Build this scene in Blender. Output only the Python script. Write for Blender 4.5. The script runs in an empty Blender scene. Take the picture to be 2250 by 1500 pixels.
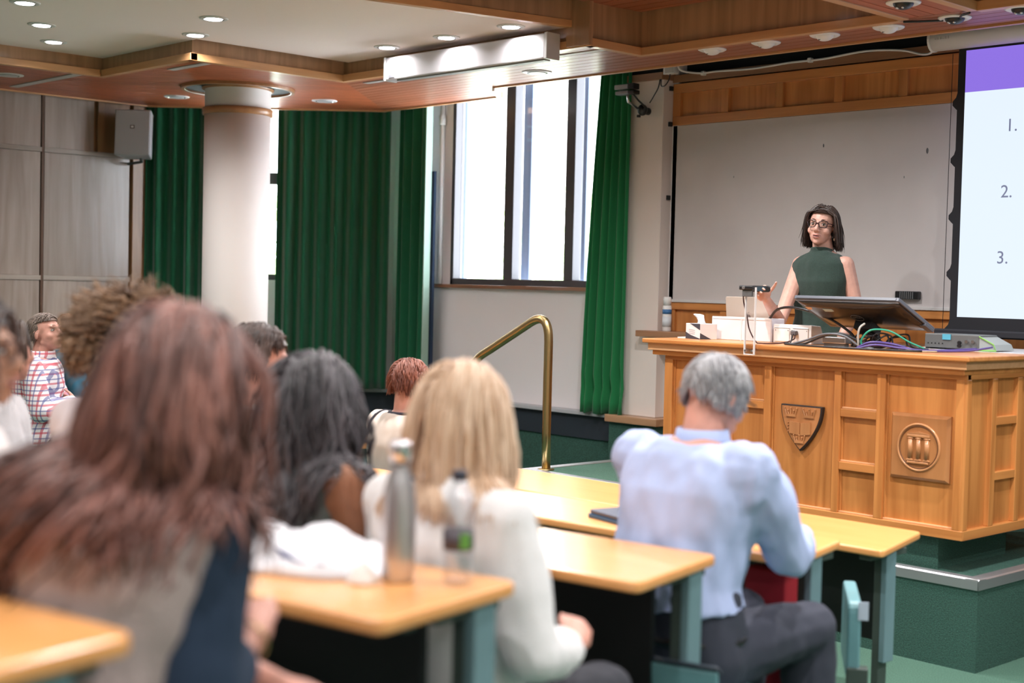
import bpy, bmesh, math, random
from mathutils import Vector, Matrix, noise
import numpy as np
random.seed(7)
scene = bpy.context.scene
COL = scene.collection
V = Vector

# ------------------------------------------------------------------ camera, world, exposure
def setup_camera():
    yaw, pitch, roll = (math.radians(a) for a in (46.499, -2.294, 1.362))
    f = V((-math.sin(yaw)*math.cos(pitch), math.cos(yaw)*math.cos(pitch), math.sin(pitch)))
    r0 = V((math.cos(yaw), math.sin(yaw), 0)); u0 = r0.cross(f)
    r = r0*math.cos(roll) + u0*math.sin(roll); u = u0*math.cos(roll) - r0*math.sin(roll)
    cd = bpy.data.cameras.new('camera'); cam = bpy.data.objects.new('camera', cd); COL.objects.link(cam)
    m = Matrix(((r.x, u.x, -f.x), (r.y, u.y, -f.y), (r.z, u.z, -f.z))).to_4x4()
    cam.matrix_world = Matrix.Translation((0, 0, 1.70)) @ m
    cd.lens = 50; cd.sensor_width = 36; cd.clip_start = .05; cd.clip_end = 200
    cd.dof.use_dof = True; cd.dof.focus_distance = 8.0; cd.dof.aperture_fstop = 1.8
    scene.camera = cam
setup_camera()
w = bpy.data.worlds.new('world'); scene.world = w; w.use_nodes = True
w.node_tree.nodes['Background'].inputs[0].default_value = (.86, .93, 1.0, 1)
w.node_tree.nodes['Background'].inputs[1].default_value = 16.0
scene.view_settings.view_transform = 'Standard'; scene.view_settings.look = 'None'
scene.view_settings.gamma = 1; scene.view_settings.use_curve_mapping = False
scene.view_settings.exposure = 0.45
LAMP_W = 17.0          # watts of each ceiling downlight

# ------------------------------------------------------------------ materials
def nt(m):
    m.use_nodes = True; t = m.node_tree
    return t, t.nodes, t.links, t.nodes['Principled BSDF']
def mat(name, c, rough=.5, metal=0, spec=.5, bump=0, bscale=60, var=0, vscale=8, coat=0, trans=0, emis=None, estr=0, sheen=0, stretch=(1, 1, 1)):
    m = bpy.data.materials.new(name); t, N, L, b = nt(m)
    b.inputs['Base Color'].default_value = (*c, 1); b.inputs['Roughness'].default_value = rough
    b.inputs['Metallic'].default_value = metal; b.inputs['Specular IOR Level'].default_value = spec
    b.inputs['Coat Weight'].default_value = coat; b.inputs['Transmission Weight'].default_value = trans
    b.inputs['Sheen Weight'].default_value = sheen
    if emis: b.inputs['Emission Color'].default_value = (*emis, 1); b.inputs['Emission Strength'].default_value = estr
    if bump or var:
        tc = N.new('ShaderNodeTexCoord'); mp = N.new('ShaderNodeMapping'); mp.inputs['Scale'].default_value = stretch
        L.new(tc.outputs['Object'], mp.inputs['Vector'])
    if var:
        n = N.new('ShaderNodeTexNoise'); n.inputs['Scale'].default_value = vscale; n.inputs['Detail'].default_value = 4
        L.new(mp.outputs[0], n.inputs['Vector'])
        cr = N.new('ShaderNodeValToRGB'); cr.color_ramp.elements[0].position = .3; cr.color_ramp.elements[1].position = .7
        cr.color_ramp.elements[0].color = (*[x*(1-var) for x in c], 1); cr.color_ramp.elements[1].color = (*[min(1, x*(1+var)) for x in c], 1)
        L.new(n.outputs['Fac'], cr.inputs[0]); L.new(cr.outputs[0], b.inputs['Base Color'])
    if bump:
        n2 = N.new('ShaderNodeTexNoise'); n2.inputs['Scale'].default_value = bscale; n2.inputs['Detail'].default_value = 3
        L.new(mp.outputs[0], n2.inputs['Vector'])
        bp = N.new('ShaderNodeBump'); bp.inputs['Strength'].default_value = bump; bp.inputs['Distance'].default_value = .01
        L.new(n2.outputs['Fac'], bp.inputs['Height']); L.new(bp.outputs[0], b.inputs['Normal'])
    return m
def wood(name, dark, light, axis='x', rough=.35, scale=1.0, coat=.2, ring=.5):
    """grain running along axis; every piece gets its own figure from its random id"""
    m = bpy.data.materials.new(name); t, N, L, b = nt(m)
    tc = N.new('ShaderNodeTexCoord'); mp = N.new('ShaderNodeMapping')
    s = {'x': (.35, 5, 5), 'y': (5, .35, 5), 'z': (5, 5, .35)}[axis]
    mp.inputs['Scale'].default_value = [a*scale for a in s]
    oi = N.new('ShaderNodeObjectInfo'); mul = N.new('ShaderNodeMath'); mul.operation = 'MULTIPLY'; mul.inputs[1].default_value = 23.0
    L.new(oi.outputs['Random'], mul.inputs[0]); L.new(tc.outputs['Object'], mp.inputs['Vector'])
    n1 = N.new('ShaderNodeTexNoise'); n1.noise_dimensions = '4D'; n1.inputs['Scale'].default_value = 1.1; n1.inputs['Detail'].default_value = 2; n1.inputs['Distortion'].default_value = .6
    n2 = N.new('ShaderNodeTexNoise'); n2.noise_dimensions = '4D'; n2.inputs['Scale'].default_value = 14; n2.inputs['Detail'].default_value = 5
    for n in (n1, n2): L.new(mp.outputs[0], n.inputs['Vector']); L.new(mul.outputs[0], n.inputs['W'])
    rg = N.new('ShaderNodeMath'); rg.operation = 'MULTIPLY'; rg.inputs[1].default_value = 11
    L.new(n1.outputs['Fac'], rg.inputs[0])
    fr = N.new('ShaderNodeMath'); fr.operation = 'PINGPONG'; fr.inputs[1].default_value = 1; L.new(rg.outputs[0], fr.inputs[0])
    mx = N.new('ShaderNodeMix'); mx.data_type = 'FLOAT'; mx.inputs[0].default_value = ring
    L.new(n2.outputs['Fac'], mx.inputs[2]); L.new(fr.outputs[0], mx.inputs[3])
    cr = N.new('ShaderNodeValToRGB'); cr.color_ramp.elements[0].position = .15; cr.color_ramp.elements[1].position = .85
    cr.color_ramp.elements[0].color = (*dark, 1); cr.color_ramp.elements[1].color = (*light, 1)
    L.new(mx.outputs[0], cr.inputs[0])
    hs = N.new('ShaderNodeHueSaturation'); mr = N.new('ShaderNodeMapRange'); mr.inputs[3].default_value = .9; mr.inputs[4].default_value = 1.1
    L.new(oi.outputs['Random'], mr.inputs[0]); L.new(mr.outputs[0], hs.inputs['Value']); L.new(cr.outputs[0], hs.inputs['Color'])
    L.new(hs.outputs[0], b.inputs['Base Color'])
    b.inputs['Roughness'].default_value = rough; b.inputs['Coat Weight'].default_value = coat; b.inputs['Coat Roughness'].default_value = .15
    bp = N.new('ShaderNodeBump'); bp.inputs['Strength'].default_value = .06; bp.inputs['Distance'].default_value = .004
    L.new(n2.outputs['Fac'], bp.inputs['Height']); L.new(bp.outputs[0], b.inputs['Normal'])
    return m
def hair_mat(name, dark, light, rough=.45):
    m = bpy.data.materials.new(name); t, N, L, b = nt(m)
    at = N.new('ShaderNodeAttribute'); at.attribute_name = 'lock'
    cr = N.new('ShaderNodeValToRGB'); cr.color_ramp.elements[0].color = (*dark, 1); cr.color_ramp.elements[1].color = (*light, 1)
    L.new(at.outputs['Fac'], cr.inputs[0]); L.new(cr.outputs[0], b.inputs['Base Color'])
    b.inputs['Roughness'].default_value = rough; b.inputs['Specular IOR Level'].default_value = .55
    return m
def glass_mat(name, tint=(1, 1, 1), gloss=.07, rough=.02):
    m = bpy.data.materials.new(name); t, N, L, b = nt(m); out = N['Material Output']
    tr = N.new('ShaderNodeBsdfTransparent'); tr.inputs[0].default_value = (*tint, 1)
    gl = N.new('ShaderNodeBsdfGlossy'); gl.inputs['Roughness'].default_value = rough
    mx = N.new('ShaderNodeMixShader'); mx.inputs[0].default_value = gloss
    L.new(tr.outputs[0], mx.inputs[1]); L.new(gl.outputs[0], mx.inputs[2]); L.new(mx.outputs[0], out.inputs[0])
    return m

# ------------------------------------------------------------------ mesh building
class MB:
    def __init__(self): self.v = []; self.f = []; self.a = None
    def add(self, vs, fs):
        o = len(self.v); self.v += [tuple(p) for p in vs]; self.f += [tuple(i+o for i in q) for q in fs]; return self
    def box(self, a, b, M=None):
        x0, y0, z0 = a; x1, y1, z1 = b
        vs = [V(p) for p in ((x0,y0,z0),(x1,y0,z0),(x1,y1,z0),(x0,y1,z0),(x0,y0,z1),(x1,y0,z1),(x1,y1,z1),(x0,y1,z1))]
        if M: vs = [M @ p for p in vs]
        return self.add(vs, ((3,2,1,0),(4,5,6,7),(0,1,5,4),(1,2,6,5),(2,3,7,6),(3,0,4,7)))
    def prism(self, poly, z0, z1, M=None):
        area = sum(poly[i][0]*poly[(i+1) % len(poly)][1] - poly[(i+1) % len(poly)][0]*poly[i][1] for i in range(len(poly)))
        if area < 0: poly = poly[::-1]
        n = len(poly); vs = [V((x, y, z0)) for x, y in poly] + [V((x, y, z1)) for x, y in poly]
        if M: vs = [M @ p for p in vs]
        return self.add(vs, [tuple(range(n))[::-1], tuple(range(n, 2*n))] + [(i, (i+1) % n, n+(i+1) % n, n+i) for i in range(n)])
    def rings(self, rings, cap=True, close=False):
        n = len(rings[0]); vs = [p for r in rings for p in r]; fs = []
        m = len(rings)
        for k in range(m if close else m-1):
            k2 = (k+1) % m
            for i in range(n):
                j = (i+1) % n; fs.append((k*n+i, k*n+j, k2*n+j, k2*n+i))
        if cap and not close: fs += [tuple(range(n))[::-1], tuple((m-1)*n+i for i in range(n))]
        return self.add(vs, fs)
    def tube(self, path, r, n=8, cap=True, close=False):
        path = [V(p) for p in path]; m = len(path)
        rs = r if isinstance(r, (list, tuple)) else [r]*m
        t = [(path[(i+1) % m if close else min(i+1, m-1)] - path[(i-1) % m if close else max(i-1, 0)]).normalized() for i in range(m)]
        u = t[0].orthogonal().normalized(); out = []
        for i in range(m):
            u = (u - t[i]*u.dot(t[i]))
            u = u.normalized() if u.length > 1e-6 else t[i].orthogonal().normalized()
            w_ = t[i].cross(u)
            out.append([path[i] + (u*math.cos(2*math.pi*k/n) + w_*math.sin(2*math.pi*k/n))*rs[i] for k in range(n)])
        return self.rings(out, cap, close)
    def lathe(self, prof, n=24, M=None):
        out = []
        for r, z in prof:
            ring = [V((r*math.cos(2*math.pi*k/n), r*math.sin(2*math.pi*k/n), z)) for k in range(n)]
            out.append([M @ p for p in ring] if M else ring)
        return self.rings(out)
    def ell(self, c, r, M=None, nu=20, nv=12):
        c = V(c); out = []
        for j in range(1, nv):
            a = math.pi*j/nv; z = -math.cos(a); q = math.sin(a)
            out.append([V((q*math.cos(2*math.pi*k/nu)*r[0], q*math.sin(2*math.pi*k/nu)*r[1], z*r[2])) for k in range(nu)])
        out = [[V((0, 0, -r[2]))]*nu] + out + [[V((0, 0, r[2]))]*nu]
        out[0] = [p*1.0 + V((1e-5*math.cos(2*math.pi*k/nu), 1e-5*math.sin(2*math.pi*k/nu), 0)) for k, p in enumerate(out[0])]
        out[-1] = [p*1.0 + V((1e-5*math.cos(2*math.pi*k/nu), 1e-5*math.sin(2*math.pi*k/nu), 0)) for k, p in enumerate(out[-1])]
        out = [[(M @ p if M else p) + c for p in ring] for ring in out]
        return self.rings(out)
    def caps(self, p0, p1, r0, r1, n=12):
        p0 = V(p0); p1 = V(p1); d = (p1-p0)
        if d.length < 1e-5: return self.ell(p0, (r0,)*3)
        d.normalize(); path = []; rs = []
        for a in (80, 50, 25): path.append(p0 - d*r0*math.sin(math.radians(a))); rs.append(r0*math.cos(math.radians(a)))
        path += [p0, (p0+p1)/2, p1]; rs += [r0, (r0+r1)/2, r1]
        for a in (25, 50, 80): path.append(p1 + d*r1*math.sin(math.radians(a))); rs.append(r1*math.cos(math.radians(a)))
        return self.tube(path, rs, n)
    def build(self, name, m=None, parent=None, smooth=False, bevel=0, seg=2):
        me = bpy.data.meshes.new(name); me.from_pydata(self.v, [], self.f); me.update()
        o = bpy.data.objects.new(name, me); COL.objects.link(o)
        if m: me.materials.append(m)
        if smooth:
            me.polygons.foreach_set('use_smooth', [True]*len(me.polygons))
        if bevel:
            b = o.modifiers.new('bevel', 'BEVEL'); b.width = bevel; b.segments = seg; b.limit_method = 'ANGLE'; b.angle_limit = math.radians(35)
        if parent: attach(o, parent)
        return o
PINV = {}
def wmat(o):
    m = o.matrix_basis.copy()
    if o.parent: m = wmat(o.parent) @ o.matrix_parent_inverse @ m
    return m
def attach(o, parent):
    o.parent = parent; o.matrix_parent_inverse = wmat(parent).inverted()
def box(name, a, b, m, parent=None, bevel=0, M=None): return MB().box(a, b, M).build(name, m, parent, bevel=bevel)
def tag(o, label=None, cat=None, group=None, kind=None):
    if label: o['label'] = label
    if cat: o['category'] = cat
    if group: o['group'] = group
    if kind: o['kind'] = kind
    return o
def struct(o, label=None): return tag(o, label, kind='structure')
def empty(name, loc, label=None, cat=None, group=None, kind=None):
    o = bpy.data.objects.new(name, None); COL.objects.link(o); o.location = loc; o.empty_display_size = .05
    return tag(o, label, cat, group, kind)
def bez(p0, p1, p2, p3, n=12):
    p0, p1, p2, p3 = map(V, (p0, p1, p2, p3)); return [p0*(1-t)**3 + p1*3*t*(1-t)**2 + p2*3*t*t*(1-t) + p3*t**3 for t in [i/n for i in range(n+1)]]
def smooth_path(pts, n=6):
    """Catmull-Rom through the points"""
    P = [V(p) for p in pts]; P = [P[0]*2-P[1]] + P + [P[-1]*2-P[-2]]; out = []
    for i in range(1, len(P)-2):
        for k in range(n):
            t = k/n; a, b, c, d = P[i-1], P[i], P[i+1], P[i+2]
            out.append(.5*((2*b) + (c-a)*t + (2*a-5*b+4*c-d)*t*t + (3*b-a-3*c+d)*t**3))
    return out + [P[-2]]
def clip_strip(poly, n, lo, hi):
    """part of a convex polygon with lo <= n.p <= hi"""
    def half(pl, s, lim):
        out = []
        for i in range(len(pl)):
            a, b = pl[i], pl[(i+1) % len(pl)]
            da = s*(a[0]*n[0]+a[1]*n[1]-lim); db = s*(b[0]*n[0]+b[1]*n[1]-lim)
            if da >= 0: out.append(a)
            if da*db < 0:
                t = da/(da-db); out.append((a[0]+(b[0]-a[0])*t, a[1]+(b[1]-a[1])*t))
        return out
    p = half(poly, 1, lo)
    return half(p, -1, hi) if len(p) > 2 else []
def text_mesh(name, body, size, m, M, parent=None, depth=.001):
    cu = bpy.data.curves.new(name, 'FONT'); cu.body = body; cu.size = size; cu.extrude = depth; cu.resolution_u = 4
    t = bpy.data.objects.new(name, cu); COL.objects.link(t)
    dg = bpy.context.evaluated_depsgraph_get(); me = bpy.data.meshes.new_from_object(t.evaluated_get(dg))
    COL.objects.unlink(t); bpy.data.objects.remove(t)
    me.transform(M); me.materials.clear(); me.materials.append(m); me.name = name
    o = bpy.data.objects.new(name, me); COL.objects.link(o)
    if parent: attach(o, parent)
    return o
def copy_tree(o, parent=None):
    c = o.copy(); COL.objects.link(c); c.parent = parent
    if parent: c.matrix_parent_inverse = o.matrix_parent_inverse.copy()
    for ch in [x for x in bpy.data.objects if x.parent == o]: copy_tree(ch, c)
    return c

# palette
CREAM = mat('cream_paint', (.72, .64, .59), .7, bump=.05, bscale=40)
GREYWALL = mat('pale_grey_paint', (.78, .75, .76), .7)
WHITECEIL = mat('ceiling_paint', (.90, .77, .71), .8)
CARPET = mat('green_carpet', (.035, .105, .08), .95, bump=.9, bscale=260, var=.45, vscale=170)
CARPETL = mat('pale_green_carpet', (.075, .17, .12), .95, bump=.8, bscale=260, var=.35, vscale=170)
OAKZ = wood('oak_upright', (.46, .165, .042), (.66, .275, .080), 'z', .32)
OAKX = wood('oak_level', (.47, .17, .045), (.67, .285, .085), 'x', .32)
OAKY = wood('oak_crosswise', (.47, .17, .045), (.67, .285, .085), 'y', .32)
PALEOAK = wood('pale_oak_edge', (.60, .31, .14), (.74, .42, .22), 'x', .35, ring=.3)
PALEOAKY = wood('pale_oak_edge_cross', (.50, .26, .11), (.66, .36, .17), 'y', .35, ring=.3)
BEECH = wood('beech_laminate', (.78, .345, .110), (.88, .425, .155), 'x', .30, .8, .3, .25)
FASCX = wood('brown_oak_fascia', (.32, .175, .085), (.46, .26, .135), 'z', .45)
TRIMX = wood('coffer_trim_oak', (.52, .25, .10), (.66, .35, .155), 'x', .4, ring=.3)
TRIMY = wood('coffer_trim_oak_cross', (.52, .25, .10), (.66, .35, .155), 'y', .4, ring=.3)
MAHX = wood('mahogany_board', (.28, .080, .034), (.38, .13, .062), 'x', .42, 1.2, .08, .3)
MAHY = wood('mahogany_board_cross', (.36, .080, .026), (.50, .13, .048), 'y', .42, 1.2, .08, .3)
GREYOAK = wood('limed_oak_panel', (.29, .215, .175), (.41, .32, .27), 'z', .30, 1, .4)
BROWNOAK = wood('brown_oak_panel', (.26, .13, .06), (.36, .19, .09), 'z', .35)
BLACKP = mat('black_paint', (.006, .006, .007), .7)
NEARBLK = mat('black_laminate', (.010, .010, .011), .45, bump=.15, bscale=300)
NAVYB = mat('navy_board', (.016, .024, .035), .6)
BRASS = mat('brushed_brass', (.44, .32, .15), .34, 1, bump=.08, bscale=80, stretch=(1, 1, .05))
STEEL = mat('brushed_steel', (.62, .62, .64), .28, 1)
ALU = mat('aluminium_nosing', (.66, .66, .69), .35, .85)
WHITEP = mat('white_plastic', (.78, .77, .76), .4)
WHITEC = mat('white_card', (.70, .68, .69), .7)
BLACKPL = mat('black_plastic', (.013, .013, .015), .35)
GREYPL = mat('grey_plastic', (.12, .125, .13), .45)
DKSTEEL = mat('dark_green_steel', (.055, .075, .066), .45)
TEALP = mat('teal_plastic', (.14, .30, .33), .4)
TEALE = mat('pale_teal_edge', (.15, .25, .28), .45)
# ================================================================== THE SETTING
ZS = 3.10            # underside of the boarded soffit
ZW = 3.225           # white coffer ceiling
# ---- floors and tiers
struct(box('floor', (-11.2, -5, -.1), (3.2, 8, 0), CARPETL))
TIER = .125
def tier(z0, line):
    poly = line + [(3.2, -5), (-11.2, -5)]
    return struct(MB().prism(poly, z0, z0+TIER).build('floor', CARPETL))
tier(0, [(-11.2, 6.1), (-7.6, 4.6), (-5.9, 3.93), (-2.67, 4.13), (3.2, 4.5)])
tier(TIER, [(-11.2, 4.4), (-7.2, 3.0), (-5.2, 2.72), (-2.36, 3.06), (3.2, 3.7)])
tier(2*TIER, [(-11.2, 3.0), (-6.0, 1.6), (-4.2, 1.70), (-1.99, 1.96), (3.2, 2.6)])
tier(3*TIER, [(-11.2, 1.6), (-6.0, .3), (-3.2, .72), (-1.65, .95), (3.2, 1.6)])
tier(4*TIER, [(-11.2, .3), (-6.0, -1.0), (-3.2, -.45), (-1.3, -.15), (3.2, .5)])
# ---- stage: two levels with metal nosings
P1, P2 = .42, .578
stage = struct(MB().prism([(-6.2, 5.9), (-3.14, 5.9), (-3.14, 7.6), (-6.2, 7.6)], 0, P1).build('floor', CARPET))
lev2 = struct(MB().prism([(-6.2, 6.0), (-3.40, 6.0), (-3.40, 6.65), (-3.95, 6.65), (-3.95, 7.6), (-6.2, 7.6)], P1, P2-.004).build('floor', CARPET))
struct(MB().prism([(-6.17, 6.04), (-3.41, 6.04), (-3.41, 6.64), (-3.96, 6.64), (-3.96, 7.58), (-6.17, 7.58)], P2-.004, P2).build('floor', CARPETL))
for k in range(2):
    struct(box('floor', (-6.5-.3*k, 6.02, 0), (-6.2-.3*k, 7.42, .39-.195*k), CARPETL))
def nosing(n, a, b, z, out, h=.045, wd=.062):
    a = V((*a, z)); b = V((*b, z)); o = V((*out, 0))
    m = MB()
    prof = [o*.006, o*.006-V((0, 0, h)), o*-.001-V((0, 0, h)), V((0, 0, -.002)), o*-wd-V((0, 0, .002)), o*-wd+V((0, 0, .004)), V((0, 0, .006))]
    m.rings([[a+p for p in prof], [b+p for p in prof]])
    return struct(m.build('trim_%d' % n, ALU, bevel=.002))
nosing(1, (-6.2, 5.9), (-3.134, 5.9), P1, (0, -1))
nosing(2, (-3.14, 5.894), (-3.14, 7.6), P1, (1, 0))
nosing(3, (-6.2, 5.994), (-5.05, 5.994), P2, (0, -1))
nosing(4, (-6.2, 5.99), (-6.2, 7.44), P2, (-1, 0))

# ---- window wall (front-left), parallel to the whiteboard wall
WX0, WX1, WZ0, WZ1 = -8.76, -6.92, 1.69, 3.42
ww = struct(MB().box((-9.6, 7.6, 0), (-6.4, 7.72, WZ0)).box((-9.6, 7.6, WZ0), (WX0, 7.72, 3.7)).box((WX1, 7.6, WZ0), (-6.4, 7.72, 3.7)).box((WX0, 7.6, WZ1), (WX1, 7.72, 3.7)).build('wall_window', GREYWALL))
struct(box('trim_5', (-8.93, 7.555, 1.662), (-6.9, 7.7, 1.69), wood('sill_oak', (.22, .10, .05), (.32, .16, .08), 'x'), bevel=.004))
FRAME = mat('bronze_window_frame', (.055, .050, .058), .4)
FRAME2 = mat('blue_grey_outer_frame', (.06, .085, .14), .4)
GLASS = glass_mat('window_glass')
win = struct(empty('window_1', (-7.8, 7.66, WZ0)))
def bar(a, b, m=FRAME, n='window_frame'): return box(n, a, b, m, win, .004)
bar((WX0, 7.60, WZ0), (WX1, 7.69, WZ0+.05)); bar((WX0, 7.60, WZ1-.05), (WX1, 7.69, WZ1))
bar((WX0, 7.60, WZ0), (WX0+.035, 7.69, WZ1))
for x0, x1 in ((-8.134, -8.031), (-7.471, -7.377), (-6.98, -6.92)):
    bar((x0, 7.60, WZ0+.05), (x1, 7.69, WZ1-.05), n='mullion')
for x0, x1 in ((-8.725, -8.134), (-8.031, -7.471), (-7.377, -6.98)):
    box('pane', (x0, 7.665, WZ0+.05), (x1, 7.67, WZ1-.05), GLASS, win)
for x0, x1 in ((-9.0, -8.965), (-8.278, -8.184), (-7.678, -7.572), (-7.1, -7.0)):
    bar((x0, 7.93, WZ0-.05), (x1, 7.97, WZ1+.25), FRAME2, 'outer_mullion')
bar((-9.4, 7.92, WZ0-.06), (-6.5, 7.98, WZ0-.005), FRAME2, 'outer_sill')
# white pipe in the window corner
pp = empty('pipe', (-8.86, 7.57, 1.69), 'white vertical pipe beside the left edge of the big window', 'pipe')
MB().tube([(-8.86, 7.57, 1.69), (-8.86, 7.57, 3.30)], .022, 12).build('pipe_run', WHITEP, pp, True)
MB().tube([(-8.86, 7.57, 2.98), (-8.86, 7.57, 3.06)], .03, 12).build('pipe_collar', WHITEP, pp, True)
# ledge under the window, navy kick board, carpeted dado
struct(box('trim_6', (-9.32, 7.49, .762), (-6.83, 7.6, .79), mat('grey_ledge', (.42, .43, .45), .5), bevel=.004))
struct(box('baseboard_window', (-9.32, 7.53, .59), (-6.83, 7.6, .762), NAVYB))
struct(box('wall_dado', (-9.32, 7.545, 0), (-6.81, 7.6, .59), CARPET))
# ---- outside: neighbouring brick building in daylight
def brick_mat():
    m = bpy.data.materials.new('pale_brick'); t, N, L, b = nt(m)
    tc = N.new('ShaderNodeTexCoord'); mp = N.new('ShaderNodeMapping'); mp.inputs['Rotation'].default_value = (math.radians(90), 0, 0)
    bt = N.new('ShaderNodeTexBrick'); bt.inputs['Color1'].default_value = (.72, .64, .56, 1); bt.inputs['Color2'].default_value = (.80, .72, .64, 1); bt.inputs['Mortar'].default_value = (.6, .58, .55, 1)
    bt.inputs['Scale'].default_value = 4; L.new(tc.outputs['Object'], mp.inputs[0]); L.new(mp.outputs[0], bt.inputs['Vector']); L.new(bt.outputs[0], b.inputs['Base Color']); b.inputs['Roughness'].default_value = .9
    return m
bl = empty('building', (-13, 13, 0), 'pale brick building in bright daylight outside the window', 'building')
box('wall', (-19, 13.0, -1), (-10.9, 13.4, 9), brick_mat(), bl)
box('wing', (-10.9, 15.5, -1), (-7, 15.9, 3.3), mat('pale_render', (.75, .74, .72), .9), bl)
box('coping', (-10.9, 15.4, 3.3), (-7, 16, 3.45), mat('grey_coping', (.35, .36, .37), .8), bl)
MB().tube([(-10.75, 12.95, -1), (-10.75, 12.95, 8)], .07, 10).build('downpipe', mat('lead_grey', (.45, .46, .50), .6), bl, True)

# ---- pillar beside the whiteboard
struct(box('wall_pillar', (-6.774, 7.494, .8), (-6.442, 7.72, 3.15), CREAM, bevel=.004))
struct(box('wall_pillar_head', (-6.774, 7.51, 3.15), (-6.442, 7.72, 3.7), BLACKP))
struct(box('trim_7', (-6.83, 7.40, .748), (-6.35, 7.62, .80), wood('pillar_cap_oak', (.36, .19, .10), (.50, .29, .16), 'x'), bevel=.005))
struct(box('wall_pillar_base', (-6.81, 7.43, 0), (-6.37, 7.61, .748), CARPET))
# ---- front wall with whiteboard, boarded frieze and lower panelling
struct(box('wall_front', (-6.45, 7.685, 0), (3.2, 7.82, 3.7), BLACKP))
fr = struct(empty('wall_front_frieze', (-5, 7.6, 2.82)))
box('rail', (-6.44, 7.59, 2.822), (-2.4, 7.66, 2.885), OAKX, fr, .004)
box('rail', (-6.44, 7.59, 3.045), (-2.4, 7.66, 3.108), OAKX, fr, .004)
sx = [-6.40, -5.99, -5.55, -5.10, -4.645, -4.20, -3.76, -3.3]
box('stile', (-6.44, 7.592, 2.885), (-6.375, 7.66, 3.045), OAKZ, fr, .003)
for i, x in enumerate(sx):
    if i: box('stile', (x-.03, 7.592, 2.885), (x+.03, 7.66, 3.045), OAKZ, fr, .003)
    if i < len(sx)-1: box('panel', (x+.025, 7.62, 2.88), (sx[i+1]-.02, 7.66, 3.05), OAKZ, fr)
struct(box('trim_8', (-6.44, 7.585, 3.116), (3.2, 7.66, 3.168), wood('head_board', (.28, .14, .07), (.38, .20, .10), 'x')))
struct(box('trim_9', (-6.80, 7.46, 3.130), (-6.43, 7.66, 3.178), wood('pillar_head_board', (.28, .14, .07), (.38, .20, .10), 'x'), bevel=.003))
def whiteboard_mat():
    m = mat('whiteboard_enamel', (.58, .54, .53), .34, var=.07, vscale=1.6)
    return m
wb = empty('whiteboard', (-4.6, 7.6, 1.61), 'large smudged whiteboard on the wall behind the presenter', 'whiteboard')
box('board', (-6.435, 7.60, 1.625), (-2.4, 7.66, 2.82), whiteboard_mat(), wb)
box('tray', (-6.435, 7.575, 1.605), (-2.4, 7.66, 1.625), mat('board_rail', (.6, .59, .58), .35), wb, .003)
for (x, z, s_) in ((-5.2, 2.62, .02), (-4.47, 2.55, .03), (-5.9, 2.45, .012), (-4.62, 2.40, .012)):
    MB().ell((x, 7.599, z), (s_*.25, .0015, s_*.6), nu=8, nv=6).build('pen_mark', mat('pen_grey', (.12, .12, .13), .6), wb)
lp = struct(empty('wall_front_dado', (-5, 7.6, .6)))
box('rail', (-6.44, 7.585, 1.555), (-2.4, 7.66, 1.605), OAKX, lp, .003)
box('panel', (-6.44, 7.61, .58), (-2.4, 7.66, 1.555), OAKZ, lp)
for x in (-6.40, -5.95, -5.5, -5.05, -4.6, -4.15, -3.7, -3.25): box('stile', (x-.028, 7.592, 1.405), (x+.028, 7.66, 1.555), OAKZ, lp, .003)
struct(box('trim_10', (-6.56, 7.40, 1.362), (-2.4, 7.66, 1.405), wood('shelf_oak', (.26, .13, .07), (.36, .19, .10), 'x'), bevel=.004))
# ---- angled curtain wall (45 degrees) and panelled left wall
EC = V((.685, .728, 0)).normalized(); NC = V((-EC.y, EC.x, 0)); CL = V((-10.644, 5.903, 0))
MC = Matrix(((EC.x, NC.x, 0, CL.x), (EC.y, NC.y, 0, CL.y), (0, 0, 1, 0), (0, 0, 0, 1)))   # local: s along wall, t outwards, z
cw = MB().box((-.5, .33, 0), (2.6, .45, WZ0), MC).box((-.5, .33, WZ0), (.45, .45, 3.7), MC).box((1.75, .33, WZ0), (2.6, .45, 3.7), MC).box((.45, .33, WZ1), (1.75, .45, 3.7), MC)
struct(cw.build('wall_curtain', GREYWALL))
win2 = struct(empty('window_2', MC @ V((1.1, .35, WZ0))))
for a, b in (((.45, .33, WZ0), (1.75, .41, WZ0+.05)), ((.45, .33, WZ0), (.5, .41, WZ1)), ((1.7, .33, WZ0), (1.75, .41, WZ1)), ((.45, .33, WZ1-.05), (1.75, .41, WZ1)), ((.45, .335, 2.50), (1.75, .40, 2.60)), ((1.13, .335, WZ0), (1.19, .40, WZ1))):
    box('window_frame', a, b, FRAME, win2, .003, MC)
for a, b in ((.5, 1.13), (1.19, 1.7)):
    for z0, z1 in ((WZ0+.05, 2.5), (2.6, WZ1-.05)): box('pane', (a, .37, z0), (b, .375, z1), GLASS, win2, 0, MC)
struct(box('trim_11', (-.2, .22, .762), (2.12, .33, .79), mat('grey_ledge_b', (.42, .43, .45), .5), bevel=.004, M=MC))
struct(box('baseboard_curtain', (-.2, .27, .59), (2.1, .33, .762), NAVYB, M=MC))
struct(box('wall_dado', (-.2, .285, 0), (2.1, .33, .59), CARPET, M=MC))
hedge = MB()
rng = random.Random(3)
for i in range(900):
    p = MC @ V((rng.uniform(-1, 4), rng.uniform(4, 6), rng.uniform(-.5, 3.0))); a = rng.uniform(0, 6.3); s_ = rng.uniform(.1, .2)
    u_ = V((math.cos(a), math.sin(a), rng.uniform(-1, 1))).normalized(); v_ = u_.orthogonal().normalized()
    hedge.add([p-u_*s_, p+v_*s_*.4, p+u_*s_, p-v_*s_*.4], [(0, 1, 2, 3)])
tag(hedge.build('tree', mat('sunlit_leaves', (.32, .48, .16), .6)), 'sunlit green tree outside the window behind the column', 'tree')

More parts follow.
